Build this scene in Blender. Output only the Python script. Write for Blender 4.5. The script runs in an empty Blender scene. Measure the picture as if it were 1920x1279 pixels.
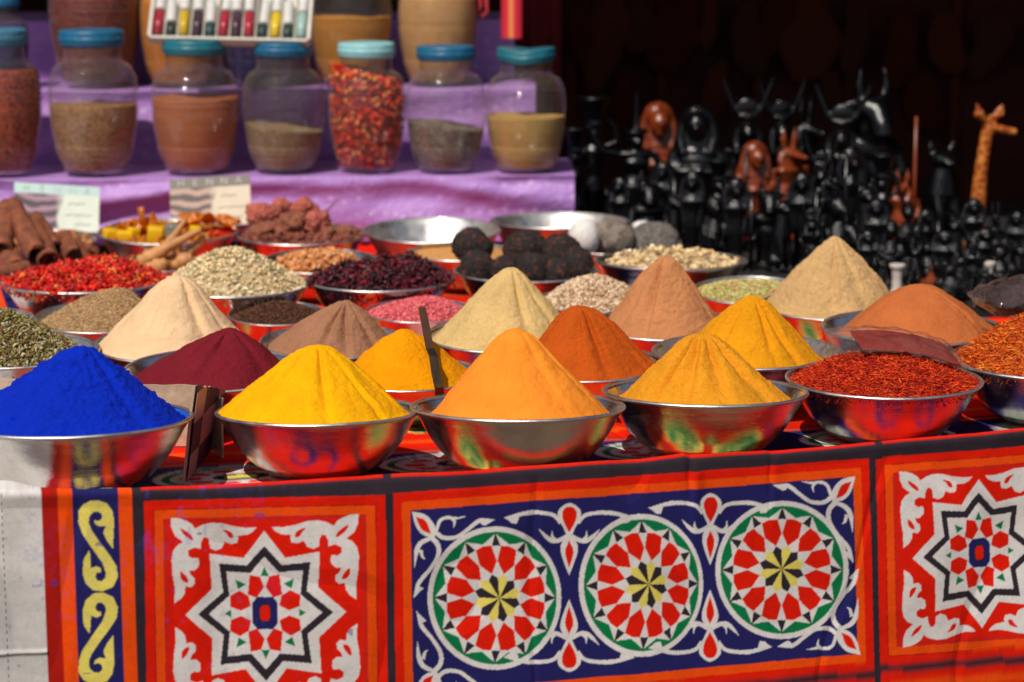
import bpy, bmesh, math, random
import numpy as np
from mathutils import Matrix, Vector, Euler
random.seed(7); RS = np.random.RandomState(11)
S = bpy.context.scene; COL = S.collection
R_ = math.radians
# ------------------------------------------------------------------ camera model
FPX = 85 / 36 * 1920; PITCH = R_(10.86); CAM = np.array([0, 0, 1.78])
fw = np.array([0, math.cos(PITCH), -math.sin(PITCH)]); upv = np.array([0, math.sin(PITCH), math.cos(PITCH)])
def ray(x, y): return fw + (x - 960) / FPX * np.array([1., 0, 0]) + (639.5 - y) / FPX * upv
def at_z(x, y, z): r = ray(x, y); return CAM + r * ((z - CAM[2]) / r[2])
def at_Y(x, y, Y): r = ray(x, y); return CAM + r * (Y / r[1])
def proj(P):
    d = P - CAM; k = d @ fw
    return 960 + FPX * d[..., 0] / k, 639.5 - FPX * (d @ upv) / k
# ------------------------------------------------------------------ noise
def _h(i, j, k, s):
    n = (i * 374761393 + j * 668265263 + k * 2147483647 + s * 1274126177) & 0xffffffff
    n = ((n ^ (n >> 13)) * 1274126177) & 0xffffffff
    return ((n ^ (n >> 16)) & 0xffff) / 65535.0
def vnoise(P, sc, seed=0):
    Q = np.asarray(P, float) * sc + 1000.0; I = np.floor(Q).astype(np.int64); f = Q - I; f = f * f * (3 - 2 * f)
    r = 0
    for a in (0, 1):
        for b in (0, 1):
            for c in (0, 1):
                w = (f[..., 0] if a else 1 - f[..., 0]) * (f[..., 1] if b else 1 - f[..., 1]) * (f[..., 2] if c else 1 - f[..., 2])
                r = r + w * _h(I[..., 0] + a, I[..., 1] + b, I[..., 2] + c, seed)
    return r * 2 - 1
def fbm(P, sc, oct=3, seed=0):
    r = 0; a = 1
    for o in range(oct): r = r + a * vnoise(P, sc * 2 ** o, seed + o * 17); a *= .5
    return r / 1.8
# ------------------------------------------------------------------ mesh helpers
def mesh(name, V, polys, cols=None, smooth=True):
    """polys: list of int arrays (M,k)"""
    me = bpy.data.meshes.new(name); V = np.asarray(V, np.float32)
    polys = [np.asarray(p, np.int32) for p in polys if len(p)]
    me.vertices.add(len(V)); me.vertices.foreach_set('co', V.ravel())
    lv = np.concatenate([p.ravel() for p in polys]); tot = np.concatenate([np.full(len(p), p.shape[1], np.int32) for p in polys])
    st = np.concatenate([[0], np.cumsum(tot)[:-1]]).astype(np.int32)
    me.loops.add(len(lv)); me.loops.foreach_set('vertex_index', lv)
    me.polygons.add(len(tot)); me.polygons.foreach_set('loop_start', st); me.polygons.foreach_set('loop_total', tot)
    me.polygons.foreach_set('use_smooth', np.full(len(tot), smooth, bool))
    if cols is not None:
        c = np.ones((len(V), 4), np.float32); c[:, :3] = cols
        a = me.color_attributes.new('Col', 'FLOAT_COLOR', 'POINT'); a.data.foreach_set('color', c.ravel())
    me.update(calc_edges=True); return me
def obj(name, me, mat=None, parent=None, label=None, cat=None, group=None, kind=None, M=None):
    if isinstance(me, bmesh.types.BMesh):
        m = bpy.data.meshes.new(name); me.to_mesh(m); me.free(); me = m
    o = bpy.data.objects.new(name, me); COL.objects.link(o)
    if mat and me is not None and not me.materials: me.materials.append(mat)
    if parent: o.parent = parent
    if M is not None: o.matrix_world = M
    tag(o, label, cat, group, kind); return o
def tag(o, label=None, cat=None, group=None, kind=None):
    if label: o['label'] = label
    if cat: o['category'] = cat
    if group: o['group'] = group
    if kind: o['kind'] = kind
    return o
def empty(name, loc, rz=0, **k):
    o = bpy.data.objects.new(name, None); COL.objects.link(o); o.location = loc; o.rotation_euler = (0, 0, rz); o.empty_display_size = .05
    return tag(o, **k)
def grid_faces(nu, nv, wrap=False):
    i = np.arange(nu if wrap else nu - 1)[:, None]; j = np.arange(nv - 1)[None]
    a = i * nv + j; b = ((i + 1) % nu) * nv + j
    return np.stack([a, b, b + 1, a + 1], -1).reshape(-1, 4)
def lathe(prof, n=64, wob=None):
    prof = np.array(prof, float); th = np.arange(n) * 2 * np.pi / n
    V = np.stack([prof[None, :, 0] * np.cos(th)[:, None], prof[None, :, 0] * np.sin(th)[:, None], np.repeat(prof[None, :, 1], n, 0)], -1)
    if wob: V = wob(V)
    return V.reshape(-1, 3), [grid_faces(n, len(prof), True)]
def smooth_prof(pts, n=40):
    pts = np.array(pts, float); d = np.r_[0, np.cumsum(np.hypot(*np.diff(pts, axis=0).T))]; t = np.linspace(0, d[-1], n)
    return np.stack([np.interp(t, d, pts[:, 0]), np.interp(t, d, pts[:, 1])], -1)
def box_bm(sx, sy, sz, c=(0, 0, 0), bev=0, bm=None, rot=None, seg=2):
    b = bmesh.new(); bmesh.ops.create_cube(b, size=1); bmesh.ops.scale(b, vec=(sx, sy, sz), verts=b.verts)
    if bev: bmesh.ops.bevel(b, geom=b.edges[:], offset=bev, segments=seg, affect='EDGES', profile=.5)
    M = Matrix.Translation(c) @ (rot.to_matrix().to_4x4() if rot else Matrix()); bmesh.ops.transform(b, matrix=M, verts=b.verts)
    if bm is None: return b
    t = bpy.data.meshes.new('t'); b.to_mesh(t); b.free(); bm.from_mesh(t); bpy.data.meshes.remove(t); return bm
def ball(bm, c, r, rot=None, seg=20):
    if not hasattr(r, '__len__'): r = (r, r, r)
    M = Matrix.Translation(c) @ (Euler(rot).to_matrix().to_4x4() if rot else Matrix()) @ Matrix.Diagonal((*r, 1))
    bmesh.ops.create_uvsphere(bm, u_segments=seg, v_segments=max(8, seg // 2), radius=1, matrix=M)
def tube(bm, pts, rad, n=12, sq=1.0):
    pts = [Vector(p) for p in pts]; rings = []
    for i, p in enumerate(pts):
        t = (pts[min(i + 1, len(pts) - 1)] - pts[max(i - 1, 0)]).normalized()
        a = t.cross(Vector((0, 1, 0)) if abs(t.y) < .9 else Vector((1, 0, 0))).normalized(); b = t.cross(a)
        rings.append([bm.verts.new(p + (a * math.cos(q) + b * math.sin(q) * sq) * rad[i]) for q in [2 * math.pi * k / n for k in range(n)]])
    for A, B in zip(rings, rings[1:]):
        for k in range(n): bm.faces.new((A[k], A[(k + 1) % n], B[(k + 1) % n], B[k]))
    bm.faces.new(rings[0][::-1]); bm.faces.new(rings[-1])
def sm(me):
    me.polygons.foreach_set('use_smooth', np.ones(len(me.polygons), bool)); return me
def bm_mesh(name, bm, smooth=True):
    bmesh.ops.recalc_face_normals(bm, faces=bm.faces[:])
    m = bpy.data.meshes.new(name); bm.to_mesh(m); bm.free()
    return sm(m) if smooth else m
# ------------------------------------------------------------------ materials
def lin(r, g, b): return tuple((c / 255 / 12.92 if c <= 10.3 else ((c / 255 + .055) / 1.055) ** 2.4) for c in (r, g, b)) + (1,)
class NT:
    def __init__(s, name):
        s.m = bpy.data.materials.new(name); s.m.use_nodes = True; s.t = s.m.node_tree; s.t.nodes.clear()
        s.out = s.n('ShaderNodeOutputMaterial')
    def n(s, ty, ins=None, **k):
        q = s.t.nodes.new(ty)
        for a, v in k.items(): setattr(q, a, v)
        for a, v in (ins or {}).items():
            if isinstance(v, bpy.types.NodeSocket): s.t.links.new(v, q.inputs[a])
            else: q.inputs[a].default_value = v
        return q
    def noise(s, vec, scale, detail=3, rough=.5): return s.n('ShaderNodeTexNoise', {'Vector': vec, 'Scale': scale, 'Detail': detail, 'Roughness': rough}).outputs[0]
    def ramp(s, fac, stops):
        r = s.n('ShaderNodeValToRGB', {'Fac': fac}); e = r.color_ramp.elements
        while len(e) < len(stops): e.new(.5)
        for q, (p, c) in zip(e, stops): q.position = p; q.color = c if hasattr(c, '__len__') else (c, c, c, 1)
        return r.outputs[0]
    def mix(s, f, a, b, mode='MIX'):
        q = s.n('ShaderNodeMix', data_type='RGBA', blend_type=mode)
        for k, v in ((0, f), (6, a), (7, b)):
            if isinstance(v, bpy.types.NodeSocket): s.t.links.new(v, q.inputs[k])
            else: q.inputs[k].default_value = v
        return q.outputs[2]
    def bump(s, h, d, st=1, nrm=None):
        i = {'Height': h, 'Distance': d, 'Strength': st}
        if nrm: i['Normal'] = nrm
        return s.n('ShaderNodeBump', i).outputs[0]
    def bsdf(s, **k):
        q = s.n('ShaderNodeBsdfPrincipled', {a.replace('_', ' '): v for a, v in k.items()}); s.t.links.new(q.outputs[0], s.out.inputs[0]); return q
    def oc(s): return s.n('ShaderNodeTexCoord').outputs['Object']
def m_powder(name, c, grain=1.0, speck=.12):
    t = NT(name); oc = t.oc(); big = t.noise(oc, 14, 4, .6); fine = t.noise(oc, 650, 2, .7); mid = t.noise(oc, 90, 4, .7)
    c = lin(*c); dk = tuple(v * .72 for v in c[:3]) + (1,); lt = tuple(min(1, v * 1.12) for v in c[:3]) + (1,)
    col = t.mix(t.ramp(big, [(.3, 0), (.7, 1)]), t.mix(.4, c, dk), lt)
    col = t.mix(t.ramp(fine, [(.36, min(1, speck * 5)), (.46, 0)]), col, tuple(v * .5 for v in c[:3]) + (1,))
    col = t.mix(t.ramp(mid, [(.62, 0), (.8, .25)]), col, tuple(min(1, v * 1.3 + .02) for v in c[:3]) + (1,))
    b = t.bump(mid, .0045 * grain, 1); b = t.bump(fine, .002 * grain, 1, b)
    t.bsdf(Base_Color=col, Roughness=.95, Normal=b, Specular_IOR_Level=.12); return t.m
def m_attr(name, rough=.8, spec=.3, bumps=(), weave=0, sheen=0, var=0):
    t = NT(name); a = t.n('ShaderNodeAttribute', attribute_name='Col').outputs['Color']; oc = t.oc(); nrm = None
    if var:
        v = t.noise(oc, 9, 5, .65); a = t.mix(var, a, t.ramp(v, [(.3, .35), (.75, 1)]), 'MULTIPLY')
    for sc, d in bumps: nrm = t.bump(t.noise(oc, sc, 3), d, 1, nrm)
    if weave:
        w = t.n('ShaderNodeTexNoise', {'Vector': oc, 'Scale': 900., 'Detail': 2.}).outputs[0]; nrm = t.bump(w, weave, .6, nrm)
        a = t.mix(.22, a, t.ramp(w, [(.3, .6), (.7, 1)]), 'MULTIPLY')
    k = dict(Base_Color=a, Roughness=rough, Specular_IOR_Level=spec)
    if nrm: k['Normal'] = nrm
    q = t.bsdf(**k)
    if sheen: q.inputs['Sheen Weight'].default_value = sheen
    return t.m
def m_simple(name, c, rough=.6, metal=0, spec=.5, var=.25, sc=20, bump=0, bsc=80, coat=0):
    t = NT(name); oc = t.oc(); c = lin(*c) if max(c) > 1.01 or True else c
    col = t.mix(t.ramp(t.noise(oc, sc, 5, .6), [(.35, 1), (.65, 0)]), c, tuple(v * (1 - var) for v in c[:3]) + (1,))
    k = dict(Base_Color=col, Roughness=rough, Metallic=metal, Specular_IOR_Level=spec)
    if bump: k['Normal'] = t.bump(t.noise(oc, bsc, 4, .6), bump)
    if coat: k['Coat_Weight'] = coat
    t.bsdf(**k); return t.m
def m_steel(name, base=.78, rough=.08, dust=None, film=1.0):
    t = NT(name); oc = t.oc(); rnd = t.n('ShaderNodeObjectInfo').outputs['Random']
    mp = t.n('ShaderNodeMapping', {'Vector': oc, 'Scale': (3, 3, 220)}); sh = t.n('ShaderNodeVectorMath', {0: mp.outputs[0], 1: (0, 0, 0)}); t.t.links.new(rnd, sh.inputs[1])
    br = t.noise(sh.outputs[0], 1.0, 4, .6); sc = t.noise(oc, 5, 5, .65); sm_ = t.noise(oc, 60, 3)
    rg = t.n('ShaderNodeMapRange', {'Value': sc, 'From Min': .3, 'From Max': .7, 'To Min': rough * .75, 'To Max': rough * 1.9}).outputs[0]
    nr = t.bump(br, .0012, .3); nr = t.bump(sc, .02, .06, nr)
    col = t.mix(t.ramp(sc, [(.4, 0), (.75, 1)]), (base, base * .985, base * .97, 1), (base * .8, base * .77, base * .73, 1))
    q = t.bsdf(Base_Color=col, Roughness=rg, Metallic=1., Normal=nr)
    # dusty film
    df = t.n('ShaderNodeBsdfDiffuse', {'Color': dust or (.42, .35, .28, 1)})
    f = t.ramp(t.noise(oc, 11, 6, .7), [(.42, .03 * film), (.8, .2 * film)])
    ms = t.n('ShaderNodeMixShader', {0: f, 1: q.outputs[0], 2: df.outputs[0]}); t.t.links.new(ms.outputs[0], t.out.inputs[0]); return t.m
def m_clear(name, tint=(.93, .93, .92), haze=.06, rough=.04, ior=1.5, hazec=(.5, .42, .36, 1), wr=0, edge=0):
    t = NT(name); oc = t.oc(); fc_ = t.n('ShaderNodeLayerWeight', {'Blend': .35}).outputs['Facing']; f3 = t.n('ShaderNodeMath', {0: fc_, 1: 3.0}, operation='POWER').outputs[0]
    tr = t.n('ShaderNodeBsdfTransparent', {'Color': t.mix(f3, (*tint, 1), (tint[0] - edge * .7, tint[1] - edge * .75, tint[2] - edge * .78, 1))})
    gi = {'Color': (1, 1, 1, 1), 'Roughness': rough}
    if wr: gi['Normal'] = t.bump(t.noise(oc, 45, 3), wr)
    gl = t.n('ShaderNodeBsdfGlossy', gi); bf = t.n('ShaderNodeNewGeometry').outputs['Backfacing']; io = t.n('ShaderNodeMapRange', {'Value': bf, 'To Min': ior, 'To Max': 1 / ior}).outputs[0]; fr = t.n('ShaderNodeFresnel', {'IOR': io})
    fm = t.n('ShaderNodeMath', {0: fr.outputs[0], 1: 1.0}, operation='MULTIPLY')
    a = t.n('ShaderNodeMixShader', {0: fm.outputs[0], 1: tr.outputs[0], 2: gl.outputs[0]})
    df = t.n('ShaderNodeBsdfDiffuse', {'Color': hazec}); f = t.ramp(t.noise(oc, 9, 5, .7), [(.35, haze * .4), (.75, haze * 2.2)])
    f = t.n('ShaderNodeMath', {0: f3, 1: edge * .45, 2: f}, operation='MULTIPLY_ADD').outputs[0]
    b = t.n('ShaderNodeMixShader', {0: f, 1: a.outputs[0], 2: df.outputs[0]}); t.t.links.new(b.outputs[0], t.out.inputs[0]); return t.m
STEEL = m_steel('brushed_steel'); STEELB = m_steel('brushed_dull_steel', .74, .3, film=2.); STEELD = m_steel('dusty_steel', .72, .22, film=3.); RIM = m_steel('rim_steel', .62, .3, (.4, .38, .36, 1))
GLASS = m_clear('clear_plastic_jar', tint=(.96, .955, .95), haze=.05, rough=.035, ior=1.5, edge=.5); BAG = m_clear('thin_plastic_bag', (.96, .94, .93), .05, .12, 1.45, wr=.004)
EBONY = m_simple('polished_black_wood', (9, 9, 11), .2, spec=.5, var=.4, bump=.0015, bsc=60)
BROWNW = m_simple('carved_brown_wood', (160, 70, 25), .38, var=.5, sc=30, bump=.003, bsc=90)
# ================================================================== TABLE + CLOTH
edge_px = [(-900, 925), (-300, 922), (0, 921), (100, 919), (250, 918), (400, 911), (520, 905), (640, 898), (715, 893), (800, 890), (900, 884), (1000, 878), (1100, 871), (1200, 864), (1284, 853), (1296, 857), (1360, 853), (1436, 847), (1450, 848), (1540, 841), (1640, 832), (1780, 819), (1920, 805), (2300, 776), (2900, 740)]
YAW = R_(14.5); U = np.array([math.cos(YAW), math.sin(YAW), 0]); W = np.array([-math.sin(YAW), math.cos(YAW), 0]); TZ = .75
E0 = at_z(640, 898, TZ + .052); E0[2] = 0                 # s = 0 at px 640; hang plane through E0 spanned by U and z
def on_front(x, y):
    r = ray(x, y); k = ((E0 - CAM) @ W) / (r @ W); P = CAM + r * k
    return (P - E0) @ U, P[2]
es, ez = np.array([on_front(*p) for p in edge_px]).T
def zedge(s):
    s = np.asarray(s, float); q = np.stack([s, s * 0, s * 0], -1); return np.interp(s, es, ez) + .0022 * fbm(q, 9, 3, 5)
def vmax(s): return np.interp(s, [-3, .98, 1.25, 3], [2.9, 2.9, 1.42, 1.34])
sA, sB = on_front(-30, 1100)[0], on_front(1950, 1100)[0]
sg = np.r_[np.linspace(-1.75, sA, 60, endpoint=False), np.linspace(sA, sB, 1600, endpoint=False), np.linspace(sB, 2.1, 70)]
tg = np.r_[np.linspace(-.66, -.40, 50, endpoint=False), np.linspace(-.40, -.012, 330, endpoint=False)]   # hanging rows (z below edge)
fold = np.linspace(0, math.pi / 2, 9)
vg = np.r_[np.linspace(.012, .5, 160), np.linspace(.5, 1, 90)[1:]]
rows = []
Sg = sg
def P3(s, v, z): return E0 + s[..., None] * U + v[..., None] * W + z[..., None] * np.array([0, 0, 1.])
ze = zedge(Sg)
allP = []; RT = []; RV = []
for t in tg:
    allP.append(P3(Sg, np.zeros_like(Sg), ze + t)); RT.append(np.full_like(Sg, t)); RV.append(np.zeros_like(Sg))
for a in fold[1:-1]:
    allP.append(P3(Sg, .012 * (1 - np.cos(a)) * np.ones_like(Sg), ze - .012 + .012 * np.sin(a))); RT.append(np.full_like(Sg, -.012 + .012 * a / 1.57)); RV.append(np.full_like(Sg, .004 * a))
for i, q in enumerate(vg):
    v = .012 + (q - .012) * (vmax(Sg) - .012) if q > .5 else None
    if v is None:
        k = (q - .012) / (.5 - .012); v = .012 + k * (.5 * (vmax(Sg)) - .012) * (.35 + .65 * k)
    zz = ze + (TZ - ze) * np.clip((v - .012) / .06, 0, 1) ** 1.0
    allP.append(P3(Sg, v, zz)); RT.append(np.zeros_like(Sg)); RV.append(v)
P = np.stack(allP, 1); T = np.stack(RT, 1); Vv = np.stack(RV, 1); SS = np.repeat(Sg[:, None], P.shape[1], 1)
flat = E0 + SS[..., None] * U + (ze[:, None] + np.minimum(T, 0))[..., None] * np.array([0, 0, 1.])
PX, PY = proj(flat)                                  # tracing coordinates of the flat front of the cloth
# --- cloth colours
RED = lin(230, 30, 8)[:3]; DRED = lin(176, 28, 18)[:3]; ORG = lin(244, 80, 14)[:3]; NAVY = lin(38, 36, 96)[:3]; BLK = lin(50, 42, 50)[:3]
WHT = lin(228, 222, 218)[:3]; YEL = lin(234, 216, 104)[:3]; GRN = lin(10, 122, 70)[:3]; RED2 = lin(212, 36, 26)[:3]
Cc = np.zeros(P.shape); Cc[:] = RED
front = T < -.0005
def fill(X, Y, mask, poly, col):
    poly = np.array(poly, float); x0, y0 = poly.min(0) - .001; x1, y1 = poly.max(0) + .001
    idx = np.nonzero(mask & (X >= x0) & (X <= x1) & (Y >= y0) & (Y <= y1))
    if not len(idx[0]): return
    x = X[idx]; y = Y[idx]; ins = np.zeros(len(x), bool)
    a = poly; b = np.roll(poly, -1, 0)
    for (xa, ya), (xb, yb) in zip(a, b):
        if ya == yb: continue
        c = ((ya > y) != (yb > y)) & (x < (xb - xa) * (y - ya) / (yb - ya) + xa); ins ^= c
    Cc[idx[0][ins], idx[1][ins]] = col
def smooth_poly(p, n=6):
    p = np.array(p, float); N = len(p); out = []
    for i in range(N):
        p0, p1, p2, p3 = p[i - 1], p[i], p[(i + 1) % N], p[(i + 2) % N]
        for k in range(n):
            t = k / n; out.append(.5 * ((2 * p1) + (-p0 + p2) * t + (2 * p0 - 5 * p1 + 4 * p2 - p3) * t * t + (-p0 + 3 * p1 - 3 * p2 + p3) * t ** 3))
    return np.array(out)
def cr(p, n=8):
    p = np.array(p, float); q = np.vstack([2 * p[0] - p[1], p, 2 * p[-1] - p[-2]]); out = []
    for i in range(1, len(q) - 2):
        p0, p1, p2, p3 = q[i - 1:i + 3]
        for k in range(n):
            t = k / n; out.append(.5 * ((2 * p1) + (-p0 + p2) * t + (2 * p0 - 5 * p1 + 4 * p2 - p3) * t * t + (-p0 + 3 * p1 - 3 * p2 + p3) * t ** 3))
    out.append(p[-1]); return np.array(out)
def stroke(X, Y, mask, pts, w, col, asp=1):
    p = cr(pts); n = len(p); t = np.linspace(0, 1, n); ww = np.interp(t, np.linspace(0, 1, len(w)), w) / 2
    d = np.gradient(p, axis=0); d /= np.hypot(*d.T)[:, None] + 1e-9; nn = np.stack([-d[:, 1], d[:, 0] * asp], -1)
    fill(X, Y, mask, np.vstack([p + nn * ww[:, None], (p - nn * ww[:, None])[::-1]]), col)
def quad_uv(q, X, Y):
    """px -> (-1..1) local of quad TL,TR,BR,BL ; a right, b up"""
    q = np.array(q, float)
    A = []; 
    for (x, y), (u, v) in zip(q, [(-1, 1), (1, 1), (1, -1), (-1, -1)]):
        A.append([x, y, 1, 0, 0, 0, -u * x, -u * y, u]); A.append([0, 0, 0, x, y, 1, -v * x, -v * y, v])
    A = np.array(A); h = np.linalg.solve(A[:, :8], A[:, 8]); H = np.append(h, 1).reshape(3, 3)
    w = H[2, 0] * X + H[2, 1] * Y + H[2, 2]
    return (H[0, 0] * X + H[0, 1] * Y + H[0, 2]) / w, (H[1, 0] * X + H[1, 1] * Y + H[1, 2]) / w
# vertical strips on the left, in s (shared by the hanging part and the top)
def sx(x, y=1100): return on_front(x, y)[0]
strips = [(-9999, WHT), (84, DRED), (114, ORG), (141, NAVY), (227, ORG), (253, BLK), (271, None)]
sb = [sx(x) if x > -9000 else -9 for x, _ in strips]
for i in range(len(strips) - 1):
    m = (SS >= sb[i]) & (SS < sb[i + 1]); Cc[m] = strips[i][1]
# black grid
P1q = [(270, 940), (721, 926), (729, 1364), (276, 1372)]
P2q = [(735.5, 924), (1630, 860), (1641, 1258), (743, 1336)]
P3q = [(1643, 858), (2028, 830), (2040, 1222), (1652, 1248)]
inner = (SS >= sb[-1])
Cc[inner & front] = BLK
Tw = T + .0022 * fbm(np.stack([SS, SS * 0, SS * 0], -1), 7, 3, 8); Cc[inner & (Tw < -.006) & (Tw > -.0245)] = BLK
Cc[inner & (T > -.005)] = RED
dxp = 2028 - 735
def star_panel(q, mask):
    a, b = quad_uv(q, PX, PY); m = mask & (abs(a) < 1) & (abs(b) < 1); mm = mask & (abs(a) < 1.02) & (abs(b) < 1.02)
    Cc[m] = RED
    r = np.maximum(abs(a), abs(b)); Cc[m & (r < .925)] = DRED; Cc[m & (r < .915)] = ORG; Cc[m & (r < .84)] = RED2; Cc[m & (r < .80)] = RED
    def F(p, c): fill(a, b, mm, p, c)
    def star(tip, side, cor, i1, i2):
        q1 = [(0, tip), i1, cor, i2, (side, 0)]
        pts = q1 + [(x, -y) for x, y in q1[::-1][1:]]; pts = pts + [(-x, y) for x, y in pts[::-1][1:-1]]
        return pts
    F(star(.715, .665, (.455, .525), (.17, .478), (.44, .215)), WHT)
    F(star(.585, .56, (.378, .438), (.143, .415), (.346, .185)), BLK)
    F(star(.487, .468, (.317, .366), (.117, .35), (.293, .157)), WHT)
    hx = [(.124, .332), (.142, .16), (.068, .133), (.006, .225), (.037, .315)]
    hs = [(.21, .197), (.29, .154), (.288, .058), (.198, .022), (.117, .064), (.136, .151)]
    for sx_ in (1, -1):
        for sy in (1, -1):
            F([(x * sx_, y * sy) for x, y in hx], RED); F([(x * sx_, y * sy) for x, y in hs], RED)
            F([(x * sx_, y * sy) for x, y in [(.243, .293), (.155, .251), (.222, .208)]], GRN)
    for s_ in (1, -1):
        F([(0, .4 * s_), (-.035, .318 * s_), (.035, .318 * s_)], GRN); F([(.336 * s_, 0), (.282 * s_, .033), (.282 * s_, -.033)], GRN)
    oc = lambda w, h, k: [(w * k, h), (w, h * k), (w, -h * k), (w * k, -h), (-w * k, -h), (-w, -h * k), (-w, h * k), (-w * k, h)]
    F(oc(.105, .14, .62), NAVY); F(oc(.048, .078, .6), BLK); F(oc(.04, .066, .6), RED)
    fl = [(965, 245), (1040, 248), (1120, 235), (1200, 212), (1270, 207), (1330, 220), (1380, 246), (1400, 215), (1440, 190), (1490, 172), (1543, 168), (1540, 230), (1515, 290), (1460, 332), (1500, 352), (1530, 390), (1542, 450), (1535, 560), (1522, 640), (1525, 745), (1480, 715), (1455, 680), (1450, 632), (1410, 640), (1387, 618), (1388, 580), (1415, 555), (1425, 525), (1385, 525), (1358, 500), (1355, 465), (1362, 440), (1400, 445), (1430, 425), (1427, 388), (1385, 370), (1342, 382), (1340, 340), (1325, 308), (1302, 304), (1284, 325), (1280, 380), (1240, 398), (1200, 382), (1180, 340), (1135, 358), (1097, 350), (1088, 318), (1095, 300), (1030, 295), (990, 275)]
    holes = [[(1120, 315), (1135, 275), (1195, 255), (1168, 285), (1150, 312)], [(1395, 325), (1408, 285), (1475, 240), (1455, 285)], [(1430, 608), (1440, 570), (1480, 530), (1482, 570), (1462, 600)]]
    loc = lambda p: [((x - 915) / 809, (825 - y) / 777) for x, y in p]
    for sx_ in (1, -1):
        for sy in (1, -1):
            F([(x * sx_, y * sy) for x, y in loc(fl)], WHT)
            for h in holes: F([(x * sx_, y * sy) for x, y in smooth_poly(loc(h), 4)], RED)
star_panel(P1q, front); star_panel(P3q, front)
q4 = [(x + 425, y - 30) for x, y in P3q]; star_panel(q4, front)
# panels of the row below the black line
for (xa, xb, ya, yb) in [(276, 729, 1386, 1384), (744, 1641, 1352, 1272), (1653, 2040, 1262, 1238)]:
    for k, (ins, c) in enumerate([(0, RED), (16, ORG), (34, RED if k != 1 else NAVY) if False else (34, RED)]):
        fill(PX, PY, front, [(xa + ins, ya + ins), (xb - ins, yb + ins), (xb - ins, 1900), (xa + ins, 1900)], c)
# navy panel with three medallions
a, b = quad_uv(P2q, PX, PY); m = front & (abs(a) < 1) & (abs(b) < 1)
Cc[m] = RED; m2 = m & (abs(a) < .965) & (abs(b) < .915); Cc[m2] = ORG; m3 = m & (abs(a) < .93) & (abs(b) < .835); Cc[m3] = NAVY
mk = front & (PX > 700) & (PX < 1680)
def medal(cx, cy, rx, ry, hx, hy, rot=0):
    th = lambda d, r: None
    def Q(r, deg):                                        # hub drifts as the cloth stretches
        k = 1 - r; return (cx + (hx - cx) * k + rx * r * math.cos(R_(deg + rot)), cy + (hy - cy) * k - ry * r * math.sin(R_(deg + rot)))
    F = lambda p, c: fill(PX, PY, mk, p, c)
    F([Q(1, d) for d in range(0, 360, 4)], WHT); F([Q(.925, d) for d in range(0, 360, 4)], GRN)
    z = []
    for k in range(12): z += [Q(.90, k * 30), Q(.775, k * 30 + 15)]
    F(z, WHT)
    for k in range(12):
        d = k * 30; F([Q(.915, d), Q(.735, d + 5.2), Q(.735, d - 5.2)], BLK)
        e = d + 15; F([Q(.735, e - 9.5), Q(.75, e), Q(.735, e + 9.5), Q(.52, e + 14.5), Q(.345, e), Q(.52, e - 14.5)], RED)
        F([Q(0, e), Q(.28, e - 15), Q(.345, e), Q(.28, e + 15)], BLK if k % 2 else YEL)
medal(927, 1121, 125.5, 135, 936, 1121.5); medal(1202, 1097, 117, 134, 1217, 1096, 1); medal(1467, 1069.5, 125, 130, 1467, 1067.5, 0)
def motif(cx, my, sc=1):
    for f in (1, -1):
        T_ = lambda p: [((x - 1112) / 3.2 * sc + cx, my + f * (y - 712) / 3.2) for x, y in p]
        F = lambda p, c: fill(PX, PY, mk, smooth_poly(T_(p), 5), c)
        for g in (1, -1):
            G = lambda p: [(1112 + g * (1112 - x), y) for x, y in p]
            stroke(PX, PY, mk, T_(G([(1060, 325), (1020, 280), (950, 264), (870, 263), (800, 276), (720, 292)])), [7, 7, 7, 8, 7, 1], WHT)
            fill(PX, PY, mk, T_(G([(716, 290), (810, 278), (806, 300), (795, 328), (765, 326), (745, 308)])), WHT)
            stroke(PX, PY, mk, T_(G([(1100, 405), (1045, 432), (1005, 430), (970, 405), (930, 362)])), [8, 8, 9, 7, 1], WHT)
            stroke(PX, PY, mk, T_(G([(1040, 432), (1012, 410), (1008, 372)])), [5, 5, 1], WHT)
        F([(1045, 290), (1052, 240), (1112, 205), (1172, 240), (1180, 290), (1150, 350), (1112, 415), (1074, 350)], WHT)
        fill(PX, PY, mk, T_(cr([(1112, 405), (1070, 440), (1060, 490), (1080, 560), (1112, 640)]).tolist() + cr([(1112, 640), (1144, 560), (1164, 490), (1154, 440), (1112, 405)]).tolist()), WHT)
        fill(PX, PY, mk, T_(cr([(1112, 385), (1078, 320), (1068, 270), (1085, 235), (1112, 227), (1140, 235), (1157, 270), (1146, 320), (1112, 385)])), RED)
        fill(PX, PY, mk, T_(cr([(1112, 428), (1088, 500), (1112, 602)]).tolist() + cr([(1112, 602), (1138, 500), (1112, 428)]).tolist()), RED)
motif(1067, 1101); motif(1332, 1083, .95)
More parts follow.
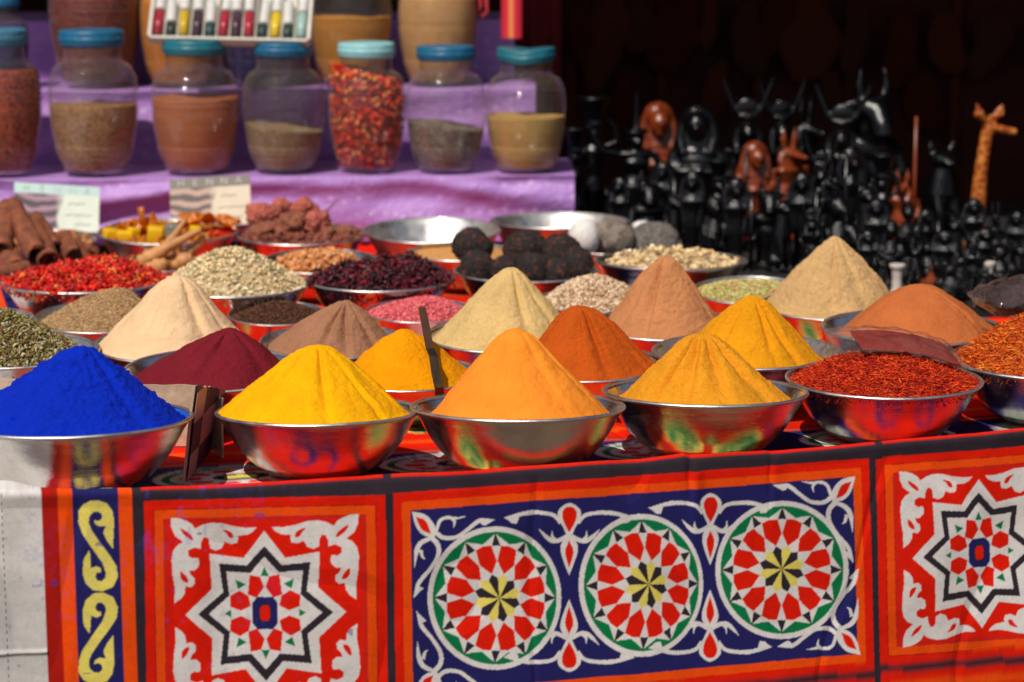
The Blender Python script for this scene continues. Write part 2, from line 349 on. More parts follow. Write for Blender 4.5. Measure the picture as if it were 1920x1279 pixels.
def corner(ox, oy, fx, fy, k=1 / 3.2):
    T_ = lambda p: [((x - 162) * k * fx + ox, (y - 250) * k * fy + oy) for x, y in p]
    st = lambda p, w: stroke(PX, PY, mk, T_(p), w, WHT)
    fill(PX, PY, mk, T_(cr([(162, 250), (240, 268), (290, 318), (312, 372)]).tolist() + cr([(300, 400), (240, 395), (190, 345), (162, 250)]).tolist()), WHT)
    fill(PX, PY, mk, T_(cr([(184, 280), (245, 305), (278, 385)]).tolist() + cr([(278, 385), (220, 355), (184, 280)]).tolist()), RED)
    st([(305, 375), (330, 305), (375, 285), (420, 290), (485, 280)], [6, 6, 6, 5, 1]); st([(400, 290), (418, 310), (412, 345)], [5, 5, 1])
    st([(300, 370), (350, 405), (430, 402), (500, 355), (570, 305), (660, 300)], [8, 8, 7, 7, 8, 1]); fill(PX, PY, mk, T_([(565, 300), (662, 298), (630, 318), (600, 335), (582, 328)]), WHT)
    st([(270, 395), (318, 450), (318, 520), (270, 600), (205, 680), (174, 768)], [10, 9, 8, 7, 8, 1]); fill(PX, PY, mk, T_([(190, 690), (235, 712), (205, 738), (174, 770)]), WHT)
    st([(270, 410), (215, 440), (190, 490), (178, 588)], [7, 9, 9, 1]); st([(215, 480), (225, 520), (242, 535)], [7, 5, 1])
corner(771, 958, 1, 1); corner(1605, 894, -1, 1); corner(777, 1308, 1, -1); corner(1615, 1229, -1, -1)
# S scrolls in the navy strip and rings on the fold
Sp = [(535, 287), (585, 305), (614, 345), (624, 400), (618, 553), (585, 510), (565, 465), (580, 428), (545, 432), (520, 418), (515, 398), (545, 402), (558, 388), (560, 368), (540, 350), (512, 352), (490, 375), (485, 410), (500, 450), (540, 510), (600, 590), (638, 650), (645, 705), (618, 762), (560, 787), (510, 780), (470, 745), (452, 690), (458, 610), (490, 560), (496, 620), (497, 660), (530, 650), (553, 662), (553, 682), (530, 684), (521, 705), (530, 728), (556, 732), (576, 715), (580, 685), (560, 630), (500, 545), (450, 470), (430, 410), (430, 350), (455, 312), (495, 290)]
mS = front & (PX > 130) & (PX < 240)
def sc(p, f, dy): return [(x / 2.914, 840 + ((y if f > 0 else 1579 - y) + dy) / 2.914) for x, y in p]
fill(PX, PY, mS, sc(Sp, 1, 0), YEL); fill(PX, PY, mS, sc(Sp, -1, 0 + 0), YEL)
fill(PX, PY, mS, sc(Sp, 1, 1012), YEL); fill(PX, PY, mS, sc(Sp, -1, 1012), YEL)
# top of the cloth: painted in (s, v)
top = ~front
def ell(cs, cv, rs, rv, c, mask=top, n=28): fill(SS, Vv, mask, [(cs + rs * math.cos(q * 2 * math.pi / n), cv + rv * math.sin(q * 2 * math.pi / n)) for q in range(n)], c)
cN = (sb[3] + sb[4]) / 2
for i in range(22):
    v = .018 + i * .062; ell(cN, v, .030, .020, YEL); ell(cN, v, .014, .009, NAVY)
s0 = sb[-1]; L = top & inner
v_ = Vv
Cc[L & (v_ > .022) & (v_ < .03)] = BLK
period = .40; ph = (SS - s0) % period; cell = np.floor((SS - s0) / period)
for v0, v1, c in [(.15, .162, BLK), (.162, .18, ORG), (.18, .36, NAVY), (.36, .378, ORG), (.378, .39, BLK)]:
    Cc[L & (v_ > v0) & (v_ < v1)] = c
for k in range(1, 6):
    o = .39 + (k - 1) * .44
    for v0, v1, c in [(o + .05, o + .07, ORG), (o + .24, o + .255, BLK), (o + .255, o + .28, ORG), (o + .28, o + .42, NAVY if k % 2 else RED), (o + .42, o + .44, BLK)]:
        Cc[L & (v_ > v0) & (v_ < v1)] = c
    for j in range(9):
        cs = s0 + .15 + j * .3
        ell(cs, o + .35, .085, .06, WHT); ell(cs, o + .35, .07, .05, GRN if k % 2 else RED); ell(cs, o + .35, .04, .03, WHT); ell(cs, o + .35, .02, .016, RED)
        ell(cs + .15, o + .15, .05, .03, YEL); ell(cs + .15, o + .15, .04, .022, GRN)
Cc[L & (ph < .016) & (cell > 0)] = BLK
for j in range(8):
    cs = s0 + .2 + j * period
    ell(cs, .27, .155, .082, WHT); ell(cs, .27, .14, .072, GRN); ell(cs, .27, .125, .062, WHT)
    for q in range(10):
        g = q * math.pi / 5; ell(cs + .088 * math.cos(g), .27 + .044 * math.sin(g), .022, .011, RED)
    ell(cs, .27, .05, .026, BLK); ell(cs, .27, .03, .014, YEL)
    if j == 0 or j == 3:                                # navy scrolls on red
        for g in (-1, 1):
            stroke(SS, Vv, top, [(cs + g * .02, .06), (cs + g * .06, .045), (cs + g * .09, .075), (cs + g * .07, .11), (cs + g * .035, .1), (cs + g * .045, .078)], [.022, .022, .02, .016, .012, .004], NAVY)
            stroke(SS, Vv, top, [(cs + g * .09, .06), (cs + g * .13, .05), (cs + g * .15, .08), (cs + g * .13, .12)], [.018, .02, .014, .004], NAVY)
    else:
        for g in (-1, 1):
            lf = [(cs + g * .01, .085), (cs + g * .05, .05), (cs + g * .11, .045), (cs + g * .15, .085), (cs + g * .1, .12), (cs + g * .04, .118)]
            fill(SS, Vv, top, smooth_poly(lf, 5), YEL); lc = np.mean(lf, 0); fill(SS, Vv, top, smooth_poly([tuple(lc + (np.array(p) - lc) * .84) for p in lf], 5), GRN)
            stroke(SS, Vv, top, [(cs + g * .02, .09), (cs + g * .07, .08), (cs + g * .13, .085)], [.004, .007, .002], YEL); ell(cs + g * .07, .1, .012, .008, YEL)
        ell(cs, .06, .02, .014, GRN); ell(cs, .06, .01, .007, YEL); ell(cs + .18, .08, .014, .02, NAVY)
# green line near the fold in the middle panel
Cc[L & (v_ > .014) & (v_ < .02) & (SS > sx(740)) & (SS < sx(1620)) & (vnoise(np.stack([SS, SS * 0, SS * 0], -1), 9, 5) > .0)] = GRN
# black joint between front panels continues over the fold
for xj in (729, 1642): 
    sj = sx(xj); Cc[(T > -.03) & (abs(SS - sj) < .007) & (Vv < .05)] = BLK
# stains: spilled blue powder on the left part, scuffs elsewhere
cp = np.stack([SS, T - Vv, SS * 0], -1)
Cc *= (1 + .07 * vnoise(cp, 420, 88) + .05 * vnoise(cp, 150, 89))[..., None]
n1 = fbm(cp, 9, 4, 3); n2 = fbm(cp, 120, 2, 9); n3 = fbm(cp, 38, 3, 21)
lm = np.where(SS < sb[1], 1.0, np.where(SS < sb[-1], .25, .6)) * np.clip((sx(640) - SS) / .25, 0, 1) * np.clip(1.2 + T * 1.0, 0, 1)
blue = np.array(lin(60, 80, 190)[:3])
for _ax in (0, 1):
    _a = np.roll(Cc, 1, _ax); _b = np.roll(Cc, -1, _ax); Cc = .5 * Cc + .25 * _a + .25 * _b
st_ = (np.clip((n1 + .5 * n2 - .25) * 1.2, 0, .13) + np.clip((fbm(cp, 75, 3, 77) + .3 * n1 - .42) * 2.5, 0, .38)) * lm
Cc = Cc * (1 - st_[..., None]) + blue * st_[..., None]
sp = (n3 > .66) & (SS < sx(660)) & (n1 > -.1); Cc[sp] = Cc[sp] * .45 + np.array(lin(70, 60, 150)[:3]) * .55
gr = np.clip(n1 * -.35, 0, .2); Cc *= (1 - gr[..., None] * .9)
wh = SS < sb[1]; Cc[wh] *= (.93 + .07 * n1[wh])[:, None]
seam = front & (abs(SS - sx(9)) < .0012) & ((np.floor((T) / .006) % 2) == 0); Cc[seam] *= .45
# --- relief
nz = fbm(cp, 2.2, 3, 40) * .009 + fbm(cp * np.array([1, .3, 1]) + .15 * np.abs(T)[..., None], 8, 3, 50) * .0045 + fbm(cp, 30, 2, 61) * .0006 - .003 * np.clip(1 - np.abs(fbm(cp * np.array([1, .45, 1]), 5, 2, 71)) * 14, 0, 1)
crease = lambda xc, w, y0: -np.exp(-((SS - sx(xc)) / w) ** 2) * np.clip(1 - (-T) / y0, 0, 1)
nz += .0075 * crease(1290, .006, .10) - .006 * crease(1302, .012, .2) + .004 * crease(1440, .005, .13) - .003 * crease(1450, .012, .2) + .003 * crease(1075, .03, .2) + .003 * crease(600, .05, .3)
nz += .003 * np.exp(-((T + .272 - .02 * (SS - sx(0))) / .004) ** 2) * (SS < sx(86))
damp = np.where(front, np.clip(-T / .03, .25, 1), .25)
P = P - W * ((nz * damp)[..., None] + .0)
P[..., 2] += np.where(front, 0, np.clip(nz, -.003, .006) * np.clip(Vv / .05, 0, 1) * .5)
bulge = np.exp(-((SS - sx(10)) / .05) ** 2) * np.exp(-((Vv - .03) / .03) ** 2) * (~front) * .022; P[..., 2] += bulge
CLOTH = m_attr('printed_cotton', .88, .08, weave=.0007)
obj('tablecloth', mesh('tablecloth', P.reshape(-1, 3), [grid_faces(P.shape[0], P.shape[1])], Cc.reshape(-1, 3)), CLOTH,
    label='red, navy and white printed patchwork tablecloth with stars and round medallions over the front table', cat='tablecloth')
# table under the cloth
WOODT = m_simple('rough_table_wood', (110, 80, 55), .8, bump=.002)
tb = empty('market_table', tuple(E0 + U * .1 + W * .6), YAW, label='wooden table hidden under the red patterned cloth, carrying the spice bowls', cat='table')
obj('tabletop', bm_mesh('tabletop', box_bm(2.9, 1.16, .03, (-.25, .03, TZ - .035)), False), WOODT, tb)
obj('tabletop', bm_mesh('tabletop', box_bm(2.4, 1.28, .03, (-.6, 1.29, TZ - .035)), False), WOODT, tb)
for x, y in ((-1.6, -.5), (1.1, -.5), (-1.6, 1.8), (.5, 1.8), (1.1, .5)):
    obj('leg', bm_mesh('leg', box_bm(.06, .06, TZ - .05, (x, y, (TZ - .05) / 2), .004), False), WOODT, tb)
# ================================================================== BOWLS
def bowl_mesh(seed):
    outer = smooth_prof([(0, .012), (.40, .0), (.43, .003), (.52, .03), (.64, .10), (.75, .20), (.84, .315), (.905, .42), (.935, .475), (.945, .482), (.985, .55)], 46)
    inner_ = smooth_prof([(.975, .552), (.925, .475), (.895, .42), (.83, .325), (.74, .21), (.63, .112), (.51, .045), (.40, .018), (0, .022)], 40)
    V, Fc = lathe(np.vstack([outer, inner_]), 96)
    q = fbm(V, 1.7, 2, seed)[:, None] * np.array([.012, .012, .004]); V = V + .7 * q * np.clip(V[:, 2:3] * 4, 0, 1)
    return mesh('bowl', V, Fc)
def rim_mesh(seed):
    pr = [(.990 + .0195 * math.cos(a) * 1.0, .553 + .0165 * math.sin(a)) for a in np.linspace(0, 2 * math.pi, 13)]
    V, Fc = lathe(pr, 96); q = fbm(V, 1.7, 2, seed)[:, None] * np.array([.012, .012, .004]); V = V + q
    return mesh('rim', V, Fc)
BM = [(bowl_mesh(s), rim_mesh(s)) for s in (3, 14, 25)]
rin_z = np.array([.0, .018, .045, .112, .21, .325, .42, .475, .552]); rin_r = np.array([.3, .40, .51, .63, .74, .83, .895, .925, .975])
class Bowl: pass
BOWLS = {}
def bowl(key, cx, yc, a, r, label, steel=STEEL, grp='steel bowls of spices on the table', lift=0):
    hb = .1
    for _ in range(12):
        c = at_z(cx, yc, TZ + .006 + hb + lift); d = (c - CAM) @ fw; R = a * d / FPX; hb = min(.12, .61 * R)
    elev = math.atan2(CAM[2] - c[2], math.hypot(c[0], c[1]))
    tilt = max(-R_(5), min(R_(5.5), elev - math.asin(r))) * .8
    az = math.atan2(c[0], c[1])
    rot = Matrix.Rotation(-az, 4, 'Z') @ Matrix.Rotation(tilt * -1, 4, 'X')      # raise the front
    k = hb / .556
    h2 = hb * math.cos(tilt) + .42 * R * abs(math.sin(tilt))
    base = Vector((c[0], c[1], TZ + .003 + lift + .42 * R * abs(math.sin(tilt)))) + (rot @ Vector((0, 0, 0)))
    M = Matrix.Translation(base) @ rot
    b = Bowl(); b.R = R; b.h = hb; b.M = M; b.k = k; b.c = c; b.d = d; b.ppm = FPX / d; b.cx = cx; b.yc = yc; b.key = key
    # rim centre after the tilt: nudge so the rim sits on its pixel
    rc = M @ Vector((0, 0, hb)); M = Matrix.Translation(Vector((c[0] - rc.x, c[1] - rc.y, 0))) @ M; b.M = M
    i = len(BOWLS) % 3
    o = obj('spice_bowl', BM[i][0], None, None, label, 'bowl', grp, M=M @ Matrix.Rotation(len(BOWLS) * 1.3, 4, 'Z') @ Matrix.Diagonal((R, R, k, 1)))
    if not BM[i][0].materials: BM[i][0].materials.append(STEEL); BM[i][1].materials.append(RIM)
    if steel is not STEEL: o.material_slots[0].link = 'OBJECT'; o.material_slots[0].material = steel
    obj('rim', BM[i][1], None, o); BOWLS[key] = b; return b
def inside(b, X, Y, Z):
    """clamp points (bowl coords, z from base) to stay within the bowl wall"""
    d = np.hypot(X, Y) + 1e-9; lim = np.interp(Z / b.k, rin_z, rin_r) * b.R - .003
    lim = np.where(Z > b.k * .552, 1e9, lim); s = np.minimum(1, lim / d); return X * s, Y * s, Z
def place(b, px, py_):
    """px offset -> bowl-plane x"""
    return (px - b.cx) / b.ppm
def heap(key, peak, xl, xr, mat, label, groove=9, gd=.004, rough=.0012, tip=.22, pw=1.0, seed=0, name='spice_heap', group='heaps of ground spice in bowls', lump=0, skew=0, fy=0):
    b = BOWLS[key]; rs = np.random.RandomState(seed + 5)
    Rh = (xr - xl) / 2 / b.ppm; ox = ((xl + xr) / 2 - b.cx) / b.ppm; H = (b.yc - peak[1]) / b.ppm / .98; px = (peak[0] - (xl + xr) / 2) / b.ppm
    nt, nr = 260, 130; th = np.arange(nt) * 2 * np.pi / nt; q = np.linspace(0, 1, nr) ** 1.0 * 1.5
    TH, Q = np.meshgrid(th, q, indexing='ij')
    r0 = tip; prof = 1 - (np.sqrt(Q ** 2 + r0 ** 2) - r0) / (np.sqrt(1 + r0 ** 2) - r0)
    prof = np.where(Q < 1, np.clip(prof, 0, 1) ** pw if pw != 1 else prof, prof)
    if pw != 1: prof = np.where(Q >= 1, -(Q - 1) * .9, prof)
    Z = prof * H
    g = np.zeros_like(th)
    for k in range(groove):
        t0 = -math.pi / 2 + (k - groove / 2 + rs.uniform(-.35, .35)) * 2 * math.pi / groove; w = rs.uniform(.03, .10)
        dd = (th - t0 + np.pi) % (2 * np.pi) - np.pi
        g -= np.where(dd > 0, np.exp(-(dd / w) ** 2), np.exp(-(dd / (w * 2.4)) ** 2)) * rs.uniform(.5, 1.3)
    win = np.clip((Q - .05) / .3, 0, 1) * np.clip((1.15 - Q) / .45, 0, 1) ** .7
    Rr = Q * Rh * (1 + .03 * fbm(np.stack([np.cos(TH), np.sin(TH), TH * 0], -1), 1.3, 2, seed))
    off = (1 - np.clip(Q, 0, 1)) ** 1.0
    X = Rr * np.cos(TH) + ox + px * off; Y = Rr * np.sin(TH) + fy
    Pn = np.stack([X, Y, Z], -1)
    dn = g[:, None] * gd * 2.7 * win + fbm(Pn, 22, 4, seed + 60) * .0042 + fbm(Pn, 7, 2, seed + 66) * .007 * np.clip(Q / .2, 0, 1) + fbm(Pn, 150, 3, seed + 90) * rough * 1.5
    if lump: 
        l = fbm(Pn, 60, 3, seed + 33); dn += np.clip(l - .18, 0, 1) * lump - np.clip(-l - .35, 0, 1) * lump * .8
    dn += skew * np.cos(TH) * .0
    X += np.cos(TH) * dn * .75; Y += np.sin(TH) * dn * .75; Z = Z + dn * .75 + b.h - .004
    Z = np.maximum(Z, b.h * .45)
    X, Y, Z = inside(b, X, Y, Z)
    me = mesh(name, np.stack([X, Y, Z], -1).reshape(-1, 3), [grid_faces(nt, nr, True)])
    return obj(name, me, mat, None, label, 'spice heap', group, M=b.M)
# ---- grains
def tmpl(kind):
    if kind == 'seed':
        bm = bmesh.new(); bmesh.ops.create_uvsphere(bm, u_segments=6, v_segments=4, radius=1)
    elif kind == 'chunk':
        bm = bmesh.new(); bmesh.ops.create_icosphere(bm, subdivisions=1, radius=1)
        for v in bm.verts: v.co *= random.uniform(.7, 1.15)
    elif kind == 'thread':
        bm = bmesh.new(); tube(bm, [(-1, 0, 0), (-.3, .0, .12), (.4, .0, .1), (1, 0, -.1)], [.3, 1, 1, .3], 3)
        for v in bm.verts: v.co.y *= 1; 
    elif kind == 'chili':
        bm = bmesh.new(); tube(bm, [(-1, 0, 0), (-.8, 0, .05), (-.2, 0, .18), (.4, 0, .15), (1, 0, -.15)], [.05, .32, .36, .24, .04], 6)
    elif kind == 'flake':
        bm = bmesh.new(); tube(bm, [(-1, 0, 0), (-.5, .1, .3), (.2, -.1, .35), (1, 0, -.05)], [.1, .5, .6, .08], 5, .35)
    bm.verts.ensure_lookup_table(); bmesh.ops.triangulate(bm, faces=bm.faces[:])
    V = np.array([v.co[:] for v in bm.verts]); Fc = np.array([[v.index for v in f.verts] for f in bm.faces]); bm.free(); return V, Fc
def scatter(kinds, Pos, size, cols, rs, flat=.5, jitter=.35, asp=1):
    """merge many small pieces; size=(len,width)"""
    Vs = []; Fs = []; Cs = []; off = 0; N = len(Pos); which = rs.randint(0, len(kinds), N); cols = np.array(cols)
    for ki, kd in enumerate(kinds):
        V, Fc = tmpl(kd); I = np.nonzero(which == ki)[0]; n = len(I)
        if not n: continue
        az = rs.uniform(0, 2 * np.pi, n); el = rs.normal(0, flat, n); rl = rs.uniform(0, 2 * np.pi, n)
        ca, sa, ce, se, cl, sl = np.cos(az), np.sin(az), np.cos(el), np.sin(el), np.cos(rl), np.sin(rl)
        X = np.stack([ca * ce, sa * ce, se], -1); Y0 = np.stack([-sa, ca, ca * 0], -1); Z0 = np.cross(X, Y0)
        Y = Y0 * cl[:, None] + Z0 * sl[:, None]; Z = np.cross(X, Y)
        Ls = size[0] * rs.uniform(1 - jitter, 1 + jitter, n); Wd = size[1] * rs.uniform(1 - jitter, 1 + jitter, n)
        base = V[None] * np.stack([Ls, Wd, Wd], -1)[:, None]
        if kd == 'thread': base[..., 2] += 0
        w = base[..., 0:1] * X[:, None] + base[..., 1:2] * Y[:, None] + base[..., 2:3] * Z[:, None] + Pos[I][:, None]
        Vs.append(w.reshape(-1, 3)); Fs.append((Fc[None] + (np.arange(n) * len(V))[:, None, None]).reshape(-1, 3) + off); off += n * len(V)
        c = cols[rs.randint(0, len(cols), n)] * rs.uniform(.75, 1.2, (n, 1)); Cs.append(np.repeat(c, len(V), 0))
    return np.vstack(Vs), np.vstack(Fs), np.clip(np.vstack(Cs), 0, 1)
GRAIN = m_attr('loose_spice', .75, .25, bumps=((400, .0006),)); GRAINS = m_attr('glossy_dried_spice', .45, .4, bumps=((200, .001),))
def pile(key, peak, xl, xr, kinds, n, size, cols, label, mat=None, pw=.8, tip=.5, seed=0, name='spice_pile', group='loose whole spices heaped in bowls', flat=.45, lay=.5, bump=.006, extra=None, under=.6):
    b = BOWLS[key]; rs = np.random.RandomState(seed + 101)
    Rh = (xr - xl) / 2 / b.ppm; ox = ((xl + xr) / 2 - b.cx) / b.ppm; H = (b.yc - peak[1]) / b.ppm / .98; px = (peak[0] - (xl + xr) / 2) / b.ppm
    def surf(u, th):
        r0 = tip; z = H * (1 - (np.sqrt(u ** 2 + r0 ** 2) - r0) / (np.sqrt(1 + r0 ** 2) - r0)); off = 1 - np.clip(u, 0, 1)
        x = u * Rh * np.cos(th) + ox + px * off; y = u * Rh * np.sin(th); P_ = np.stack([x, y, x * 0], -1)
        z = z + b.h - .006 + fbm(P_, 25, 3, seed) * bump
        return x, y, z
    nt, nr = 90, 40; TH, Q = np.meshgrid(np.arange(nt) * 2 * np.pi / nt, np.linspace(0, 1.35, nr), indexing='ij')
    X, Y, Z = surf(Q, TH); Z = np.maximum(Z - size[1] * .8, b.h * .4); X, Y, Z = inside(b, X, Y, Z)
    V0 = np.stack([X, Y, Z], -1).reshape(-1, 3); F0 = grid_faces(nt, nr, True); lc = [lin(*c)[:3] for c in cols]
    C0 = np.tile(np.mean(lc, 0) * under, (len(V0), 1)) * (1 + .3 * fbm(V0, 150, 2)[:, None])
    u = np.sqrt(rs.uniform(0, 1, n)) * 1.12; th = rs.uniform(0, 2 * np.pi, n); x, y, z = surf(u, th); z = z + rs.uniform(-lay, lay, n) * size[1]
    x, y, z = inside(b, x, y, z)
    V1, F1, C1 = scatter(kinds, np.stack([x, y, z], -1), size, lc, rs, flat)
    me = mesh(name, np.vstack([V0, V1]), [F0, F1 + len(V0)], np.vstack([C0, C1]))
    return obj(name, me, mat or GRAIN, None, label, 'spice pile', group, 'stuff', M=b.M)
BL = [ # key cx yc a ratio label
 ('blue', 140, 787, 220, .14, 'large steel bowl of blue powder standing in the cardboard box at the left front'),
 ('yellow', 597, 773, 192, .10, 'shiny steel bowl of bright yellow powder in the front row, right of the cardboard box'),
 ('orange', 972, 764, 200, .12, 'steel bowl of pale orange powder at the middle of the front row'),
 ('mustard', 1322, 735, 192, .13, 'front steel bowl under mustard powder, between pale orange and red thread bowls'),
 ('saffron', 1657, 707, 183, .2, 'steel bowl full of dark red threads with a plastic bag lying on top'),
 ('rsaff', 1968, 672, 185, .2, 'steel bowl of orange-red petals cut off by the right edge'),
 ('maroon', 400, 693, 170, .25, 'steel bowl of dark maroon powder behind the cardboard box'),
 ('turm', 765, 700, 140, .24, 'steel bowl of deep orange-yellow powder with a metal spatula in it'),
 ('dkor', 1095, 680, 148, .25, 'steel bowl of dark rust-orange powder behind the pale orange heap'),
 ('must2', 1402, 655, 178, .19, 'second-row steel bowl of golden mustard powder left of the terracotta heap'),
 ('terra', 1710, 612, 170, .2, 'wide steel bowl of terracotta powder at the right, behind the bagged red threads'),
 ('cream', 325, 645, 148, .25, 'steel bowl under the tall cream-white powder cone'),
 ('cocoa', 625, 640, 138, .25, 'steel bowl of grey-brown powder between maroon and deep yellow heaps'),
 ('green', 940, 628, 142, .24, 'steel bowl under the pale green powder cone'),
 ('brown', 1245, 607, 135, .24, 'steel bowl under the light brown powder cone behind the rust-orange one'),
 ('sand', 1565, 571, 138, .22, 'steel bowl under the tallest sand-coloured cone at the back right'),
 ('cumin', 190, 595, 123, .28, 'shallow steel bowl of brown cumin seed beside the cream cone'),
 ('clove', 520, 588, 92, .26, 'small steel bowl of dark cloves behind the grey-brown cone'),
 ('pink', 790, 582, 105, .22, 'steel bowl of pink seeds left of the pale green cone'),
 ('beige', 1115, 562, 110, .22, 'steel bowl of round beige seeds between the pale green and light brown cones'),
 ('gseed', 1410, 545, 112, .25, 'steel bowl of pale green seeds left of the sand-coloured cone'),
 ('chili', 160, 522, 155, .16, 'wide steel bowl of dried red chillies at the left'),
 ('pale', 440, 532, 138, .17, 'steel bowl heaped with pale greenish husks'),
 ('hib', 712, 521, 138, .18, 'steel bowl of dark purple dried petals'),
 ('truf', 986, 505, 134, .17, 'steel bowl holding rough black-brown balls'),
 ('chunk', 600, 490, 112, .22, 'steel bowl of small orange-brown resin pieces behind the dark petals'),
 ('opow', 872, 472, 112, .14, 'steel bowl of flat sandy-orange powder behind the black-brown balls'),
 ('ginger', 1258, 487, 143, .12, 'wide steel bowl of pale ginger pieces nearest the black statuettes'),
 ('root', 305, 492, 86, .2, 'small steel bowl of thick tan roots behind the pale husks'),
 ('cubes', 315, 434, 130, .2, 'back-row steel bowl of yellow cubes and amber film'),
 ('clump', 565, 438, 122, .18, 'back-row steel bowl of pinkish brown dried clumps'),
 ('empty', 811, 432, 128, .2, 'empty polished steel bowl in the back row'),
 ('empty2', 1048, 413, 130, .11, 'empty shallow steel bowl at the back beside the purple cloth end'),
 ('stone', 1160, 455, 118, .2, 'steel bowl with two grey-brown stones and a white lump'),
 ('bark', 75, 450, 105, .2, 'steel bowl with rolls of cinnamon bark at the far left'),
 ('herb', 20, 655, 165, .2, 'steel bowl of dried green herbs cut off by the left edge'),
 ('small', -30, 595, 92, .2, 'small steel bowl with a little yellow powder at the left edge'),
]

for k, cx, yc, a, r, lab in BL: bowl(k, cx, yc, a, r, lab, STEELB if k in ('empty', 'empty2') else STEELD if k in ('cumin', 'cubes', 'root', 'herb', 'cocoa', 'must2', 'stone', 'small', 'bark') else STEEL)
_pb = m_powder('blue_dust', (40, 92, 205), .5, .02); _b = BOWLS['blue']; _z = np.linspace(.2, .548, 30); _r = np.interp(_z, rin_z, rin_r)
_V, _F = lathe(list(zip(_r * _b.R - .0012, _z * _b.k)), 96); obj('powder_dust', mesh('powder_dust', _V, _F), _pb, None, 'thin film of blue dust clinging inside the rim of the blue powder bowl', 'dust film', None, 'stuff', M=_b.M)
PW = lambda n, c, g=1, s=.12: m_powder(n, c, g, s)
heap('blue', (160, 650), -80, 338, PW('blue_powder', (8, 50, 206), 1.6, .02), 'heap of vivid ultramarine blue powder at the left front', 5, .002, .0022, .2, 1, 1, lump=.013)
heap('yellow', (597, 648), 405, 765, PW('yellow_powder', (255, 176, 4), .7, .06), 'bright yellow powder cone in the front row', 10, .0035, .001, .24, 1, 2)
heap('orange', (966, 614), 812, 1130, PW('pale_orange_powder', (248, 142, 44), .6, .03), 'smooth pale orange powder cone at the middle of the front row', 7, .0012, .0006, .14, 1, 3)
heap('mustard', (1315, 626), 1168, 1476, PW('mustard_powder', (244, 160, 36), 1.2, .1), 'mustard powder cone in the front row, right of the pale orange one', 11, .0055, .0014, .24, 1, 4)
heap('maroon', (433, 611), 268, 545, PW('maroon_powder', (128, 30, 42), 1.1, .1), 'dark maroon powder cone behind the cardboard box', 8, .003, .001, .28, 1, 5)
heap('turm', (757, 612), 640, 882, PW('deep_yellow_powder', (255, 158, 2), 1, .05), 'deep orange-yellow powder cone with a spatula stuck in it', 5, .0015, .001, .34, 1, 6)
heap('dkor', (1085, 570), 975, 1232, PW('rust_orange_powder', (200, 88, 22), 1, .1), 'dark rust-orange powder cone behind the pale orange cone', 9, .005, .001, .28, 1, 7)
heap('must2', (1407, 548), 1275, 1532, PW('golden_powder', (236, 156, 20), 1, .1), 'golden mustard powder cone in the second row', 9, .0035, .0012, .26, 1, 8)
heap('terra', (1720, 528), 1580, 1868, PW('terracotta_powder', (196, 108, 58), .8, .06), 'blunt terracotta powder heap at the right', 6, .0015, .0008, .42, 1, 9)
heap('cream', (338, 513), 178, 462, PW('cream_powder', (234, 196, 152), .7, .04), 'tall cream-white powder cone at the left', 7, .003, .0008, .26, 1, 10)
heap('cocoa', (650, 560), 508, 738, PW('grey_brown_powder', (172, 122, 92), 1, .1), 'grey-brown powder cone with a flat tip', 9, .005, .0012, .36, 1, 11)
heap('green', (957, 499), 810, 1082, PW('pale_green_powder', (226, 190, 126), 1, .1), 'pale greenish powder cone with a cracked side', 9, .0035, .0012, .13, 1, 12, lump=.002)
heap('brown', (1247, 478), 1132, 1358, PW('light_brown_powder', (206, 138, 90), 1, .1), 'light brown powder cone in the middle of the third row', 6, .0035, .0012, .24, 1, 13)
heap('sand', (1562, 440), 1430, 1692, PW('sand_powder', (228, 184, 126), 1.4, .12), 'tall sand-coloured powder cone at the back right', 10, .0022, .002, .2, 1, 14, lump=.003)
heap('opow', (860, 462), 775, 960, PW('sandy_orange_powder', (222, 160, 96), 1, .1), 'low flat layer of sandy-orange powder behind the black-brown balls', 3, .001, .001, .6, 1, 15)
heap('small', (-30, 582), -100, 40, PW('pale_yellow_powder', (200, 170, 100), 1, .1), 'low pale yellow powder in the small bowl at the left edge', 3, .001, .001, .6, 1, 16)
pile('saffron', (1655, 652), 1488, 1828, ['thread'], 9500, (.0082, .0012), [(206, 44, 10), (180, 32, 8), (226, 86, 22), (146, 24, 10), (214, 58, 12)], 'broad heap of dark red threads under the thin plastic bag', pw=1, tip=.8, seed=1, flat=.35, under=.5, lay=2)
pile('rsaff', (1975, 570), 1790, 2150, ['thread'], 9000, (.008, .0011), [(226, 100, 18), (200, 66, 12), (238, 140, 40), (160, 44, 12)], 'tall heap of orange-red petals at the right edge', tip=.35, seed=2, flat=.4, lay=2)
pile('cumin', (225, 540), 85, 300, ['thread'], 5500, (.0038, .001), [(200, 158, 110), (172, 130, 84), (216, 182, 138)], 'low heap of brown cumin seed', tip=.5, seed=3, lay=1)
pile('clove', (522, 562), 440, 600, ['chunk', 'thread'], 2600, (.0036, .0017), [(86, 54, 38), (60, 38, 28), (120, 74, 50)], 'low heap of dark brown cloves', tip=.5, seed=4)
pile('pink', (800, 554), 695, 885, ['seed'], 4200, (.0034, .0022), [(216, 92, 100), (196, 70, 82), (232, 126, 128)], 'low heap of pink coated seeds', tip=.5, seed=5, flat=.3)
pile('beige', (1115, 512), 1012, 1220, ['seed', 'chunk'], 3600, (.0040, .0031), [(222, 192, 158), (204, 172, 136), (236, 212, 184), (170, 130, 96)], 'domed heap of round beige seeds', tip=.45, seed=6, flat=.3)
pile('gseed', (1412, 522), 1310, 1505, ['seed'], 4200, (.0036, .0018), [(190, 192, 112), (168, 172, 90), (212, 206, 140), (196, 110, 90)], 'low heap of pale green seeds with a few red ones', tip=.6, seed=7, flat=.3)
